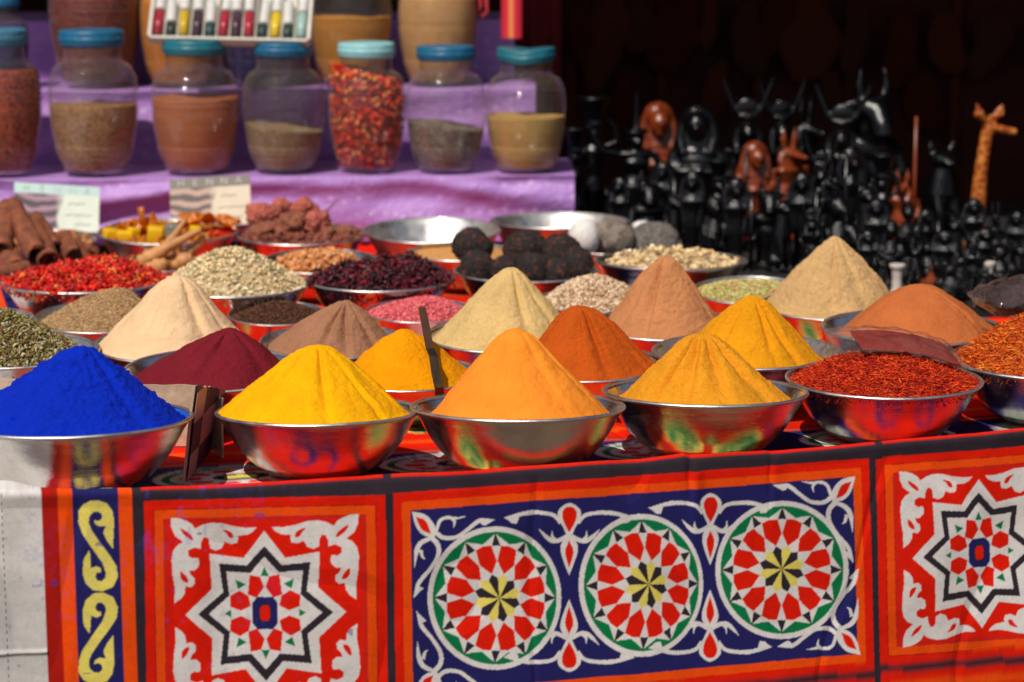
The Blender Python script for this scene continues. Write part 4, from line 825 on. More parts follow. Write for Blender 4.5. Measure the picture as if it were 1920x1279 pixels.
def jar(cx, yb, w, yc_lid, fillz, mat, lab, flab, lid=LIDB, Yc=None, zt=Z1, slope=0, chil=False, tilt=0, warp=False, grp='clear jars with blue lids on the purple step', kindname='spice'):
    Xc = (cx - 960) / FPX * Yc; Yc = Yc + 0; R = w / 2 * Yc / FPX * .995; H_ = 3.26 * R
    ztop = at_Y(cx, yc_lid, Yc)[2]; sz = (ztop - zt) / H_ ; sz = max(.8, min(1.2, sz)) if yc_lid > 0 else 1
    j = empty('spice_jar', (Xc, Yc, zt + .005), random.uniform(-.3, .3), label=lab, cat='jar', group=grp); j.scale = (R, R, R * sz)
    if tilt: j.rotation_euler[0] = tilt
    obj('glass_body', JARME, None, j)
    L_ = LIDME
    if warp:
        V = Vl.copy(); V[:, 2] += .10 * np.abs(np.cos(np.arctan2(V[:, 1], V[:, 0]))) * np.hypot(V[:, 0], V[:, 1]) / .73 - .06; L_ = mesh('lid', V, Fl)
    l = obj('lid', L_, None, j); l.data.materials.append(lid) if not l.data.materials else None; l.material_slots[0].link = 'OBJECT'; l.material_slots[0].material = lid
    V, Fc = filling(fillz, .1, slope, seed=int(cx)); V = V * np.array([R, R, R * sz])
    M = Matrix.Translation((Xc, Yc, zt + .006)); 
    if tilt: M = M @ Matrix.Rotation(tilt, 4, 'X')
    if chil:
        rs = np.random.RandomState(4); n = 1300; z = rs.uniform(.15, fillz, n); r = np.interp(z, jp[2:, 1], jp[2:, 0]) * rs.uniform(.82, .93, n); th = rs.uniform(0, 6.283, n)
        nt_ = 300; z[:nt_] = fillz + rs.uniform(-.05, .1, nt_); r[:nt_] *= np.sqrt(rs.uniform(0, 1, nt_)); z = z - .22 * r * np.cos(th) * (z > fillz - .5)
        Ps = np.stack([r * np.cos(th) * R, r * np.sin(th) * R, z * R * sz], -1); cols = [lin(*q)[:3] for q in ((206, 34, 16), (170, 22, 14), (224, 70, 26), (226, 140, 70))]
        V1, F1, C1 = scatter(['chili', 'chunk'], Ps, (.0105, .0085), cols, rs, .8); C0 = np.tile(np.array(cols[1]) * .5, (len(V), 1)); V = V * np.array([.88, .88, .97])
        me = mesh('spice_filling', np.vstack([V, V1]), [Fc[0], F1 + len(V)], np.vstack([C0, C1])); mat = GRAINS
    else: me = mesh('spice_filling', V, Fc)
    obj('spice_filling', me, mat, None, flab, 'jar filling', None, 'stuff', M=M)
YJ = 6.885
PWJ = lambda n, c: m_powder(n, c, 1, .05)
jar(-2, 333, 160, 58, 2.35, m_grain('jar_red_threads', (214, 88, 26), (92, 18, 8), 130), 'jar of orange-red threads cut by the left edge, front row of jars', 'orange-red threads filling the jar at the left edge', LIDD, YJ - .04)
jar(176, 335, 166, 60, 1.57, m_grain('jar_coriander', (226, 170, 112), (110, 70, 40), 210), 'front jar half full of tan seeds, with a blue lid', 'tan round seeds half filling a front jar', LIDB, YJ - .03)
jar(367, 335, 164, 78, 1.85, PWJ('jar_terracotta', (178, 104, 66)), 'front jar of terracotta powder under the vial tray', 'terracotta powder in the front jar under the vial tray', LIDT, YJ)
jar(532, 337, 154, 82, 1.12, m_grain('jar_sesame', (206, 176, 132), (110, 86, 58), 300), 'front jar a third full of sloping beige seeds, behind the pinkish clumps', 'sloping beige seeds in a front jar', LIDB, YJ + .01, slope=-.12)
jar(688, 338, 146, 84, 2.42, None, 'front jar full of red chillies with a pale lid', 'dried red chillies filling the pale-lidded jar', LIDW, YJ + .02, chil=True)
jar(836, 338, 150, 90, 1.2, m_grain('jar_pepper', (186, 168, 150), (76, 64, 56), 220), 'front jar a third full of grey peppercorns', 'grey peppercorns in a front jar', LIDB, YJ + .03, slope=-.14)
jar(986, 338, 150, 94, 1.46, PWJ('jar_tan_powder', (196, 156, 92)), 'rightmost front jar of tan powder with a warped teal lid', 'tan powder in the rightmost front jar', LIDT, YJ + .04, warp=True)
YU = 7.23
jar(183, 165, 168, -99, 2.9, m_grain('jar_dark_red', (168, 52, 20), (80, 14, 8), 150), 'upper jar of dark red spice, left of the vial tray', 'dark red spice in an upper jar', LIDB, YU, zt=Z2, grp='clear jars on the upper purple step')
jar(338, 165, 142, -99, 2.6, PWJ('jar_orange', (214, 134, 44)), 'upper jar of orange powder mostly hidden by the vial tray', 'orange powder in the upper jar behind the tray', LIDB, YU + .01, zt=Z2, grp='clear jars on the upper purple step')
jar(495, 165, 148, -99, 2.2, PWJ('jar_indigo', (34, 36, 96)), 'upper jar of indigo powder below the right half of the tray', 'indigo powder in an upper jar', LIDB, YU + .02, zt=Z2, grp='clear jars on the upper purple step')
jar(660, 166, 152, -99, 1.66, PWJ('jar_amber', (204, 138, 54)), 'upper jar of amber powder above the pale-lidded chilli jar', 'amber powder in an upper jar', LIDB, YU + .03, zt=Z2, grp='clear jars on the upper purple step')
jar(821, 166, 146, -99, 2.45, PWJ('jar_tan2', (214, 162, 104)), 'upper jar filled with tan powder, rightmost of its row', 'tan powder filling the rightmost upper jar', LIDB, YU + .04, zt=Z2, grp='clear jars on the upper purple step')
jar(8, 165, 100, -99, 2.2, PWJ('jar_blue', (18, 40, 110)), 'upper jar of dark blue powder at the top left corner', 'dark blue powder in the top left jar', LIDB, YU - .01, zt=Z2, grp='clear jars on the upper purple step')
# ================================================================== CARDS, TRAY OF VIALS
def card(q, Y, name, label, hdr, body, photo, ink):
    TL, TR, BR, BL_ = [at_Y(x, y, Yy) for (x, y), Yy in zip(q, Y)]; nx, ny = 90, 60; u, v = np.meshgrid(np.linspace(0, 1, nx), np.linspace(0, 1, ny), indexing='ij')
    Pp = (1 - u)[..., None] * (1 - v)[..., None] * BL_ + u[..., None] * (1 - v)[..., None] * BR + (1 - u)[..., None] * v[..., None] * TL + u[..., None] * v[..., None] * TR
    nrm = np.cross(TR - TL, TL - BL_); nrm /= np.linalg.norm(nrm); 
    Cx = np.zeros(Pp.shape); Cx[:] = lin(*body)[:3]; n = fbm(np.stack([u * 3, v * 2, u * 0], -1), 1.5, 3, len(name)); Cx *= (1 + .12 * n)[..., None]
    Cx[v > .78] = lin(*hdr)[:3]
    ph_ = (v < .78) & (u < .55 - .04 * np.sin(v * 6)); m1 = np.sin(v * 26 + 2.2 * np.sin(u * 5) + n * 2) ; pc = np.where((m1 > .1)[..., None], lin(*photo[0])[:3], lin(*photo[1])[:3]); f = np.clip((.62 - u) / .14, 0, 1)[..., None]
    Cx = np.where(ph_[..., None], pc * f + Cx * (1 - f), Cx)
    for (lu, lv, ln) in ((.62, .6, .22), (.60, .36, .32), (.7, .16, .2)):
        w_ = (u > lu) & (u < lu + ln) & (np.abs(v - lv - .012 * np.sin(u * 130) - .01 * np.sin(u * 57)) < .014); Cx[w_] = Cx[w_] * .35 + np.array(lin(*ink)[:3]) * .65
    org = (BL_ + BR) / 2; N = nx * ny; F0 = grid_faces(nx, ny); idx = np.arange(N).reshape(nx, ny)
    V = np.vstack([(Pp + nrm * -.0012).reshape(-1, 3), Pp.reshape(-1, 3)]) - org
    st = [np.stack([e[:-1], e[1:], e[1:] + N, e[:-1] + N], -1) for e in (idx[0], idx[-1], idx[:, 0], idx[:, -1])]
    front_first = nrm[1] < 0
    if front_first: V = np.vstack([Pp.reshape(-1, 3), (Pp - nrm * .0012).reshape(-1, 3)]) - org
    o = obj('printed_card', mesh('printed_card', V, [F0, F0[:, ::-1] + N] + st, np.vstack([Cx.reshape(-1, 3)] * 2), smooth=False), m_attr('card_print', .55, .4), None, label, 'card', None, M=Matrix.Translation(org))
    xa = (TR - TL); wdt = np.linalg.norm(xa); xa /= wdt; ya = (TL - BL_) / np.linalg.norm(TL - BL_); ou = np.cross(xa, ya)
    if ou[1] > 0: ou = -ou
    lm_ = m_simple('card_lettering_' + str(hdr[0]), (205, 205, 198), .6)
    for li, ltr in enumerate('HENNA'):
        fc = bpy.data.curves.new('letter', 'FONT'); fc.body = ltr; fc.size = .028; fc.align_x = 'CENTER'; fc.align_y = 'CENTER'; fc.extrude = .0003
        to = bpy.data.objects.new('tmp', fc); COL.objects.link(to); dg = bpy.context.evaluated_depsgraph_get(); me = bpy.data.meshes.new_from_object(to.evaluated_get(dg)); bpy.data.objects.remove(to); me.name = 'letter'
        pos = (TL + TR) / 2 * .89 + (BL_ + BR) / 2 * .11 + ou * .0016 - org + xa * wdt * (li - 2) * .18
        me.transform(Matrix(((xa[0], ya[0], ou[0], pos[0]), (xa[1], ya[1], ou[1], pos[1]), (xa[2], ya[2], ou[2], pos[2]), (0, 0, 0, 1)))); obj('letter', me, lm_, o)
card([(27, 341), (187, 351), (185, 436), (25, 432)], [6.66, 6.67, 6.60, 6.59], 'a', 'printed henna card with a pale teal header, leaning behind the cinnamon bark', (176, 204, 200), (208, 216, 200), ((150, 116, 132), (62, 40, 54)), (70, 80, 120))
card([(318, 337), (468, 327), (471, 420), (320, 426)], [6.70, 6.70, 6.62, 6.62], 'bb', 'printed henna card with a grey-brown header, leaning behind the amber film', (112, 102, 92), (206, 190, 166), ((178, 146, 132), (84, 62, 54)), (90, 80, 70))
TRAYM = m_simple('white_tray_card', (214, 208, 196), .6, var=.2, sc=15)
bc = at_Y(429, 72, 6.84); tw = 292 * 6.84 / FPX
ty = empty('vial_tray', tuple(bc), label='shallow white display tray of little perfume vials resting on jar lids at the top', cat='tray'); ty.rotation_euler = (R_(-38) + 0, R_(1.2), R_(-1))
# tray local: X along, Z up the face, Y depth (face toward -Y)
TL_ = .19
for nm, sx_, sy_, sz_, c in [('tray_back', tw, .004, TL_, (0, .024, TL_ / 2)), ('tray_edge', tw + .004, .034, .008, (0, .010, -.004)), ('tray_edge', tw + .004, .034, .006, (0, .010, TL_ + .003)), ('tray_edge', .010, .032, TL_, (-tw / 2 - .004, .010, TL_ / 2)), ('tray_edge', .010, .032, TL_, (tw / 2 + .004, .010, TL_ / 2))]:
    obj(nm, bm_mesh(nm, box_bm(sx_, sy_, sz_, c, .001), False), TRAYM, ty)
n_v = 12; pit = tw / n_v
for i in range(1, n_v): obj('divider', bm_mesh('divider', box_bm(.003, .020, TL_ - .01, (-tw / 2 + i * pit, .012, TL_ / 2), .0005), False), TRAYM, ty)
VC = [((170, 26, 50), 'deep red', .62), ((24, 52, 50), 'dark green, nearly empty', .2), ((214, 178, 20), 'mustard yellow', .6), ((66, 34, 54), 'dark plum', .55), ((20, 70, 70), 'teal, nearly empty', .2), ((176, 26, 56), 'crimson, left of plum', .58), ((74, 38, 60), 'plum, between two red ones', .58), ((180, 20, 50), 'crimson, right of plum', .6), ((16, 60, 56), 'dark teal, low level', .25), ((236, 200, 10), 'bright yellow', .58), ((30, 60, 50), 'bottle green, low level', .2), ((170, 205, 196), 'pale mint', .55)]
VG = m_clear('vial_glass', (.95, .95, .95), .02, .03); CAPW = m_simple('white_vial_cap', (226, 224, 220), .4, var=.08)
vb, vf = lathe(smooth_prof([(0, 0), (.011, 0), (.0125, .002), (.0125, .09), (.010, .094), (0, .094)], 20), 20)
cv, cf = lathe(smooth_prof([(0, .0), (.0115, 0), (.0118, .002), (.0112, .058), (.009, .062), (0, .062)], 16), 20)
VBM = mesh('vial_body', vb, vf); VBM.materials.append(VG); CPM = mesh('cap', cv, cf); CPM.materials.append(CAPW)
trM = Matrix.Translation(bc) @ Euler(ty.rotation_euler).to_matrix().to_4x4()
for i, (c, nm, lv) in enumerate(VC):
    x = -tw / 2 + (i + .5) * pit; v = empty('perfume_vial', (0, 0, 0), label='glass vial of %s liquid with a white cap, in the tray' % nm, cat='vial', group='perfume vials in the tray')
    v.matrix_world = trM @ Matrix.Translation((x, .004, .004)) @ Matrix.Rotation(random.uniform(-.05, .05), 4, 'Y') @ Matrix.Diagonal((1.28, 1.28, 1.3, 1))
    obj('vial_body', VBM, None, v); q = obj('cap', CPM, None, v); q.location = (0, 0, .068 + .0 * lv)
    if lv < .3: q.location = (0, 0, .036)
    h = .066 if lv > .3 else .034; lb, lf = lathe([(0, .003), (.0112, .003), (.0112, h * .96), (0, h * .96)], 20)
    obj('liquid', mesh('liquid', lb, lf), m_simple('liquid_%d' % i, c, .25, var=.05), v)
# ================================================================== FIGURINES
def sculpt(name, build, voxel=.011, sm_it=2):
    """build(bm) in unit height; fused into one carved surface"""
    bm = bmesh.new(); build(bm); me = bpy.data.meshes.new(name); bm.to_mesh(me); bm.free(); o = bpy.data.objects.new('tmp', me); COL.objects.link(o)
    r = o.modifiers.new('r', 'REMESH'); r.mode = 'VOXEL'; r.voxel_size = voxel; r.use_smooth_shade = True
    s = o.modifiers.new('s', 'SMOOTH'); s.iterations = sm_it; s.factor = .5
    dg = bpy.context.evaluated_depsgraph_get(); m2 = bpy.data.meshes.new_from_object(o.evaluated_get(dg)); bpy.data.objects.remove(o); m2.name = name; return sm(m2)
def T2(bm, pts, rad, mir=True, **k):
    tube(bm, pts, rad, **k)
    if mir: tube(bm, [(-x, y, z) for x, y, z in pts], rad, **k)
def B2(bm, c, r, **k): ball(bm, c, r, **k); ball(bm, (-c[0], c[1], c[2]), r, **k)
def face(bm, c, s):
    x, y, z = c; ball(bm, (x, y, z), (.05 * s, .055 * s, .066 * s)); tube(bm, [(x, y - .05 * s, z + .02 * s), (x, y - .068 * s, z - .008 * s)], [.006 * s, .011 * s], 8)
    for g in (-1, 1): ball(bm, (x + g * .021 * s, y - .046 * s, z + .014 * s), (.011 * s, .008 * s, .006 * s), seg=8)
    ball(bm, (x, y - .05 * s, z - .028 * s), (.018 * s, .009 * s, .007 * s), seg=8); ball(bm, (x, y - .03 * s, z - .05 * s), (.024 * s, .022 * s, .016 * s), seg=8)
def nemes(bm, c, s, ln=.2):
    x, y, z = c; ball(bm, (x, y + .018 * s, z + .02 * s), (.078 * s, .07 * s, .078 * s)); T2(bm, [(x + .062 * s, y - .0, z + .03 * s), (x + .09 * s, y, z - .06 * s), (x + .085 * s, y - .03 * s, z - ln * s)], [.03 * s, .036 * s, .022 * s], sq=.6)
def b_seated(bm):
    box_bm(.26, .44, .045, (0, -.03, .0225), bm=bm); box_bm(.20, .2, .30, (0, .06, .19), bm=bm); box_bm(.19, .05, .20, (0, .145, .42), bm=bm)
    T2(bm, [(.045, .04, .335), (.048, -.15, .325), (.046, -.165, .06)], [.05, .045, .028]); B2(bm, (.046, -.19, .055), (.026, .05, .018))
    tube(bm, [(0, .05, .30), (0, .04, .42), (0, .03, .53), (0, .02, .58)], [.085, .062, .09, .04], sq=.7)
    T2(bm, [(.095, .03, .535), (.125, .02, .44), (.085, -.08, .375), (.05, -.14, .37)], [.034, .027, .022, .018]); face(bm, (0, -.025, .635), 1); 
    ball(bm, (0, .02, .655), (.07, .06, .07)); T2(bm, [(.058, .0, .66), (.066, -.02, .58), (.055, -.055, .50)], [.022, .024, .018])
def b_horns(bm):
    ball(bm, (0, .02, .79), (.066, .022, .066)); tube(bm, [(0, .02, .70), (0, .02, .745)], [.045, .05], 12)
    T2(bm, [(.03, .02, .735), (.075, .02, .775), (.10, .02, .85), (.125, .02, .92), (.15, .02, 1.0)], [.018, .018, .016, .011, .004])
def b_bust(bm):
    tube(bm, [(0, 0, .0), (0, 0, .03), (0, 0, .05)], [.14, .14, .10], 24); tube(bm, [(0, 0, .04), (0, 0, .14), (0, 0, .34), (0, 0, .46)], [.07, .045, .06, .10], 16, .8)
    tube(bm, [(0, .01, .44), (0, .01, .56), (0, .02, .66), (0, .01, .75)], [.12, .155, .13, .05], 20, .55)
    ball(bm, (0, .01, .64), (.185, .075, .06)); T2(bm, [(.16, .01, .63), (.165, -.01, .55), (.10, -.06, .50), (-.04, -.085, .52)], [.042, .045, .04, .03]); ball(bm, (0, -.01, .57), (.15, .07, .09))
    face(bm, (0, -.06, .835), 1.5); tube(bm, [(0, .035, .95), (0, .035, .84), (0, .03, .70), (0, .02, .60)], [.085, .125, .165, .185], 20, .45)
    ball(bm, (0, .02, .885), (.11, .09, .108)); T2(bm, [(.07, .0, .93), (.10, .01, .84), (.115, .0, .74), (.085, -.05, .62)], [.03, .034, .04, .03]); tube(bm, [(0, -.09, .95), (0, -.115, .985), (0, -.10, 1.0)], [.014, .014, .006], 8)
def b_vase(bm):
    tube(bm, [(0, 0, 0), (0, 0, .035)], [.10, .10], 20); tube(bm, [(0, 0, .03), (0, 0, .15), (0, 0, .32), (0, 0, .42), (0, 0, .50), (0, 0, .60), (0, 0, .665)], [.09, .085, .085, .05, .06, .075, .028], 18, .75)
    face(bm, (0, 0, .725), .95); ball(bm, (0, .012, .735), (.06, .055, .06)); tube(bm, [(0, .03, .72), (0, .035, .62)], [.05, .035], 12)
    tube(bm, [(0, 0, .775), (0, 0, .80), (0, 0, .83), (0, 0, .90), (0, 0, .975), (0, 0, .985), (0, 0, 1.0)], [.062, .062, .055, .075, .105, .112, .108], 24)
    tube(bm, [(.075, 0, .63), (.15, 0, .67), (.13, 0, .78), (.085, 0, .84)], [.026, .02, .017, .014], 10); tube(bm, [(-.075, 0, .63), (-.10, -.01, .52), (-.09, -.03, .40)], [.026, .02, .016], 10)
def b_warrior(bm):
    tube(bm, [(0, 0, 0), (0, 0, .035)], [.12, .12], 20); tube(bm, [(0, 0, .03), (0, 0, .12), (0, 0, .36), (0, 0, .44), (0, 0, .52), (0, 0, .585)], [.085, .09, .10, .06, .09, .05], 18, .75)
    ball(bm, (0, 0, .575), (.125, .05, .035)); face(bm, (0, 0, .66), .95); ball(bm, (0, .015, .68), (.058, .055, .055))
    tube(bm, [(0, 0, .715), (0, 0, .735), (0, 0, .745)], [.075, .08, .05], 20); tube(bm, [(0, 0, .74), (0, 0, .82), (0, 0, 1.0)], [.025, .016, .006], 10)
    tube(bm, [(-.10, 0, .575), (-.21, -.01, .60), (-.27, -.01, .70), (-.30, -.01, .78)], [.03, .022, .018, .020], 10); tube(bm, [(.11, 0, .575), (.16, -.02, .47), (.13, -.06, .36)], [.03, .022, .018], 10)
def b_cat(bm):
    tube(bm, [(0, 0, 0), (0, 0, .03)], [.17, .17], 24); ball(bm, (0, .05, .22), (.135, .15, .20)); tube(bm, [(0, .04, .25), (0, -.02, .45), (0, -.03, .62), (0, -.03, .72)], [.13, .115, .085, .07], 18)
    T2(bm, [(.05, -.06, .45), (.055, -.11, .25), (.055, -.12, .05)], [.05, .036, .03]); B2(bm, (.055, -.14, .045), (.032, .05, .022)); B2(bm, (.10, .03, .12), (.06, .11, .10))
    ball(bm, (0, -.05, .80), (.095, .095, .085)); ball(bm, (0, -.135, .775), (.045, .04, .035)); T2(bm, [(.055, -.02, .85), (.075, -.02, .93), (.082, -.02, 1.0)], [.04, .026, .006], sq=.5); tube(bm, [(.08, .17, .06), (.16, .10, .05), (.15, -.05, .045)], [.025, .022, .016], 8)
    B2(bm, (.04, -.13, .82), (.014, .010, .012), seg=8)
def b_jackal(bm):
    box_bm(.24, .28, .035, (0, 0, .0175), bm=bm); T2(bm, [(.04, .03, .04), (.042, .02, .2), (.045, 0, .40)], [.032, .03, .045]); B2(bm, (.04, -.02, .045), (.028, .06, .02))
    tube(bm, [(0, 0, .30), (0, 0, .40), (0, 0, .50), (0, 0, .62), (0, 0, .68)], [.095, .085, .06, .10, .04], 18, .6); T2(bm, [(.11, 0, .635), (.135, 0, .52), (.13, -.06, .42)], [.032, .024, .02])
    tube(bm, [(0, 0, .66), (0, -.005, .74)], [.045, .045], 12); ball(bm, (0, -.01, .765), (.05, .06, .05)); tube(bm, [(0, -.04, .765), (0, -.11, .75), (0, -.155, .742)], [.038, .024, .015], 12)
    T2(bm, [(.028, .0, .80), (.042, .0, .90), (.04, .0, 1.0)], [.022, .024, .005], sq=.6); T2(bm, [(.045, .01, .78), (.06, 0, .70), (.055, -.03, .62)], [.02, .025, .018])
def b_bull(bm):
    box_bm(.30, .34, .04, (0, 0, .02), bm=bm); tube(bm, [(0, 0, .04), (0, 0, .2), (0, 0, .4), (0, 0, .5)], [.13, .12, .15, .12], 20, .8); ball(bm, (0, 0, .52), (.20, .12, .10))
    tube(bm, [(0, 0, .52), (0, -.04, .66), (0, -.05, .74)], [.11, .10, .09], 16); ball(bm, (0, -.06, .76), (.12, .10, .085)); tube(bm, [(0, -.10, .74), (0, -.18, .66), (0, -.20, .60)], [.085, .06, .055], 14)
    T2(bm, [(.07, -.04, .82), (.09, -.04, .90), (.075, -.04, 1.0)], [.034, .024, .005]); T2(bm, [(.11, -.03, .79), (.17, -.02, .78)], [.03, .012], sq=.5); T2(bm, [(.17, 0, .52), (.2, -.05, .38), (.14, -.12, .30)], [.055, .045, .035])
def b_queen(bm):
    tube(bm, [(0, 0, 0), (0, 0, .04)], [.13, .13], 20); tube(bm, [(0, 0, .03), (0, 0, .2), (0, 0, .4), (0, 0, .55), (0, 0, .66), (0, 0, .73)], [.10, .075, .095, .085, .115, .05], 18, .7)
    T2(bm, [(.10, 0, .67), (.115, -.01, .56), (.10, -.03, .44), (.085, -.04, .36)], [.032, .026, .022, .018]); face(bm, (0, -.01, .83), 1.2); nemes(bm, (0, 0, .85), 1.35, .16); tube(bm, [(0, .03, .92), (0, .03, .80), (0, .02, .68)], [.07, .12, .145], 18, .4)
def b_giraffe(bm):
    tube(bm, [(0, 0, 0), (0, 0, .03)], [.10, .10], 20); tube(bm, [(-.03, 0, .02), (-.025, 0, .25), (-.01, 0, .55), (.01, 0, .75), (.025, 0, .83)], [.055, .048, .038, .036, .042], 16)
    ball(bm, (.03, 0, .835), (.05, .042, .042)); tube(bm, [(.04, 0, .83), (.10, 0, .81), (.17, 0, .795), (.185, 0, .792)], [.04, .028, .026, .02], 14)
    tube(bm, [(.01, -.03, .86), (-.045, -.05, .92), (-.06, -.055, 1.0)], [.014, .036, .004], 12, .45); tube(bm, [(.04, .03, .86), (.09, .045, .92), (.115, .05, 1.0)], [.014, .034, .004], 12, .45)
    for g in (-1, 1): tube(bm, [(.03, g * .015, .87), (.035, g * .02, .915)], [.009, .011], 8)
def b_gourd(bm):
    ball(bm, (0, 0, .3), (.27, .27, .29)); tube(bm, [(0, 0, .45), (0, 0, .65), (0, 0, .85), (0, 0, 1.0)], [.2, .10, .05, .045], 16); tube(bm, [(0, 0, .0), (0, 0, .05)], [.16, .15], 16)
def b_hugger(bm):    # rough squat figure, knees drawn up
    tube(bm, [(0, 0, 0), (0, 0, .05)], [.22, .2], 20); ball(bm, (0, .03, .3), (.2, .18, .26)); T2(bm, [(.1, -.05, .15), (.13, -.2, .42), (.11, -.2, .1)], [.07, .06, .05]); tube(bm, [(0, 0, .45), (0, 0, .65)], [.16, .08], 14)
    T2(bm, [(.15, 0, .56), (.19, -.12, .45), (.05, -.24, .42)], [.06, .045, .035]); face(bm, (0, -.02, .80), 2.0); ball(bm, (0, .03, .84), (.12, .12, .13))
KIND = {k: sculpt('carved_figure', f, vx) for k, f, vx in [('seated', b_seated, .010), ('bust', b_bust, .010), ('vase', b_vase, .009), ('warrior', b_warrior, .009), ('cat', b_cat, .012), ('jackal', b_jackal, .009), ('bull', b_bull, .012), ('queen', b_queen, .010), ('giraffe', b_giraffe, .009), ('gourd', b_gourd, .02), ('hugger', b_hugger, .014)]}
HORNS = sculpt('horned_disc', b_horns, .008)
t = NT('giraffe_paint'); oc = t.oc(); v = t.n('ShaderNodeTexVoronoi', {'Vector': oc, 'Scale': 19.}, feature='DISTANCE_TO_EDGE').outputs[0]
t.bsdf(Base_Color=t.mix(t.ramp(v, [(.05, 0), (.11, 1)]), lin(206, 128, 52), lin(150, 62, 18)), Roughness=.4); GIR = t.m
REDW = m_simple('reddish_carved_wood', (138, 58, 24), .3, var=.5, sc=12, bump=.0008, bsc=60, coat=.2)
FZ = .70
def fig(kind, px, ytop, ybase, lab, mat=EBONY, rz=0, staff=False, group=None, cat='figurine', wide=1, Y=None):
    b = at_z(px, ybase, FZ); h = at_Y(px, ytop, b[1])[2] - FZ
    root_ = empty('carved_statuette', (b[0], b[1], FZ + .002), rz, label=lab, cat=cat, group=group)
    o = obj('carved_figure', KIND[kind], None, root_)
    if not KIND[kind].materials: KIND[kind].materials.append(mat)
    o.material_slots[0].link = 'OBJECT'; o.material_slots[0].material = mat; o.scale = (h * wide, h * wide, h)
    if kind == 'seated':
        q = obj('horned_disc', HORNS, None, root_)
        if not HORNS.materials: HORNS.materials.append(EBONY)
        q.material_slots[0].link = 'OBJECT'; q.material_slots[0].material = mat; q.scale = o.scale
    if staff:
        bm = bmesh.new(); tube(bm, [(.16 * h, -.07 * h, .0), (.155 * h, -.07 * h, staff * h)], [.006, .005], 8); obj('staff', bm_mesh('staff', bm), mat, root_)
    return root_
fig('vase', 1112, 182, 436, 'tall black woman statuette carrying a flared vase on her head', rz=.1, wide=1.15)
fig('vase', 1076, 240, 452, 'shorter black woman statuette with a small vase on her head, beside the rightmost jar', rz=-.3, wide=1.1)
fig('warrior', 1191, 170, 450, 'black statuette with a spiked hat and one arm raised', rz=.15, wide=1.1)
fig('bust', 1232, 190, 428, 'tall reddish-brown wooden queen bust with a long headdress', REDW, rz=.1, wide=1.05)
fig('bust', 1304, 193, 452, 'black queen bust with a long striped headdress, right of the tall brown bust', rz=-.12, wide=1.05)
fig('seated', 1398, 140, 440, 'black horned goddess with a disc, left one of the two at the back', rz=.0, wide=1.1)
fig('seated', 1462, 145, 436, 'black seated goddess with cow horns and a disc, behind the brown dog-eared figure', rz=.1, wide=1.05)
fig('jackal', 1507, 182, 440, 'black jackal-headed statuette right of the second horned goddess', rz=.7, wide=1.2, staff=.7)
fig('seated', 1573, 152, 452, 'black statuette with a shiny round disc on its head, left of the horned beast', rz=-.2, wide=1.2)
fig('bull', 1622, 126, 446, 'large black horned beast statuette with upright horns, highest of all', rz=.35, wide=1.0)
fig('jackal', 1688, 318, 470, 'small reddish wooden jackal-headed figure holding a tall thin staff', REDW, rz=-.3, wide=1.5, staff=1.65)
fig('bust', 1413, 264, 452, 'small reddish-brown bust in front of the left horned goddess', REDW, rz=.2, wide=1.1)
fig('jackal', 1476, 240, 446, 'reddish-brown pointed-ear figure in front of the second horned goddess', REDW, rz=.6, wide=1.6)
fig('cat', 1758, 262, 440, 'black cat statuette with a shiny muzzle, left of the giraffe', rz=.35, wide=1.7)
fig('giraffe', 1838, 193, 462, 'orange spotted wooden giraffe looking right', GIR, rz=0, wide=1.2)
fig('giraffe', 1948, 232, 470, 'second wooden giraffe cut by the right edge', GIR, rz=.4, wide=1.55)
fig('hugger', 1700, 380, 486, 'black squat crouching statuette right of the small jackal figure', wide=1.1)
g1 = 'black statuettes crowded in the middle rows'
mid = [('queen', 1160, 330, 474), ('cat', 1142, 345, 462), ('queen', 1240, 300, 462), ('bull', 1215, 318, 480), ('queen', 1296, 318, 492), ('cat', 1262, 355, 488), ('vase', 1345, 300, 484), ('hugger', 1338, 365, 500), ('queen', 1378, 330, 506), ('jackal', 1366, 290, 470), ('bull', 1440, 330, 500), ('cat', 1462, 360, 508), ('queen', 1500, 320, 500), ('seated', 1536, 250, 478), ('jackal', 1548, 300, 500), ('queen', 1592, 270, 488), ('hugger', 1570, 365, 512), ('cat', 1618, 330, 510), ('vase', 1650, 290, 496), ('queen', 1640, 370, 520), ('hugger', 1668, 410, 530), ('queen', 1735, 390, 516), ('cat', 1790, 400, 520), ('queen', 1822, 370, 508), ('jackal', 1862, 380, 520), ('queen', 1902, 395, 520), ('warrior', 1608, 260, 470), ('seated', 1520, 370, 520), ('bull', 1590, 400, 540)]
names = {'queen': 'black standing queen statuette', 'cat': 'black cat statuette', 'bull': 'black horned animal statuette', 'vase': 'black woman statuette with a vase on her head', 'hugger': 'black crouching statuette', 'jackal': 'black jackal-headed statuette', 'seated': 'black seated horned statuette', 'warrior': 'black spiked-hat statuette'}
def near(x, y):
    if x < 1200: return 'just right of the purple cloth end'
    if x < 1275: return 'below the tall reddish-brown bust'
    if x < 1330: return 'below the black queen bust'
    if x < 1390: return 'below the left horned goddess'
    if x < 1450: return 'around the small reddish-brown bust'
    if x < 1530: return 'left behind the sand-coloured cone'
    if x < 1600: return 'behind the tip of the sand-coloured cone'
    if x < 1680: return 'right behind the sand-coloured cone'
    if x < 1770: return 'below the black cat with the shiny muzzle'
    if x < 1850: return 'below the giraffe'
    return 'near the right edge, behind the dark bag'
used = {}
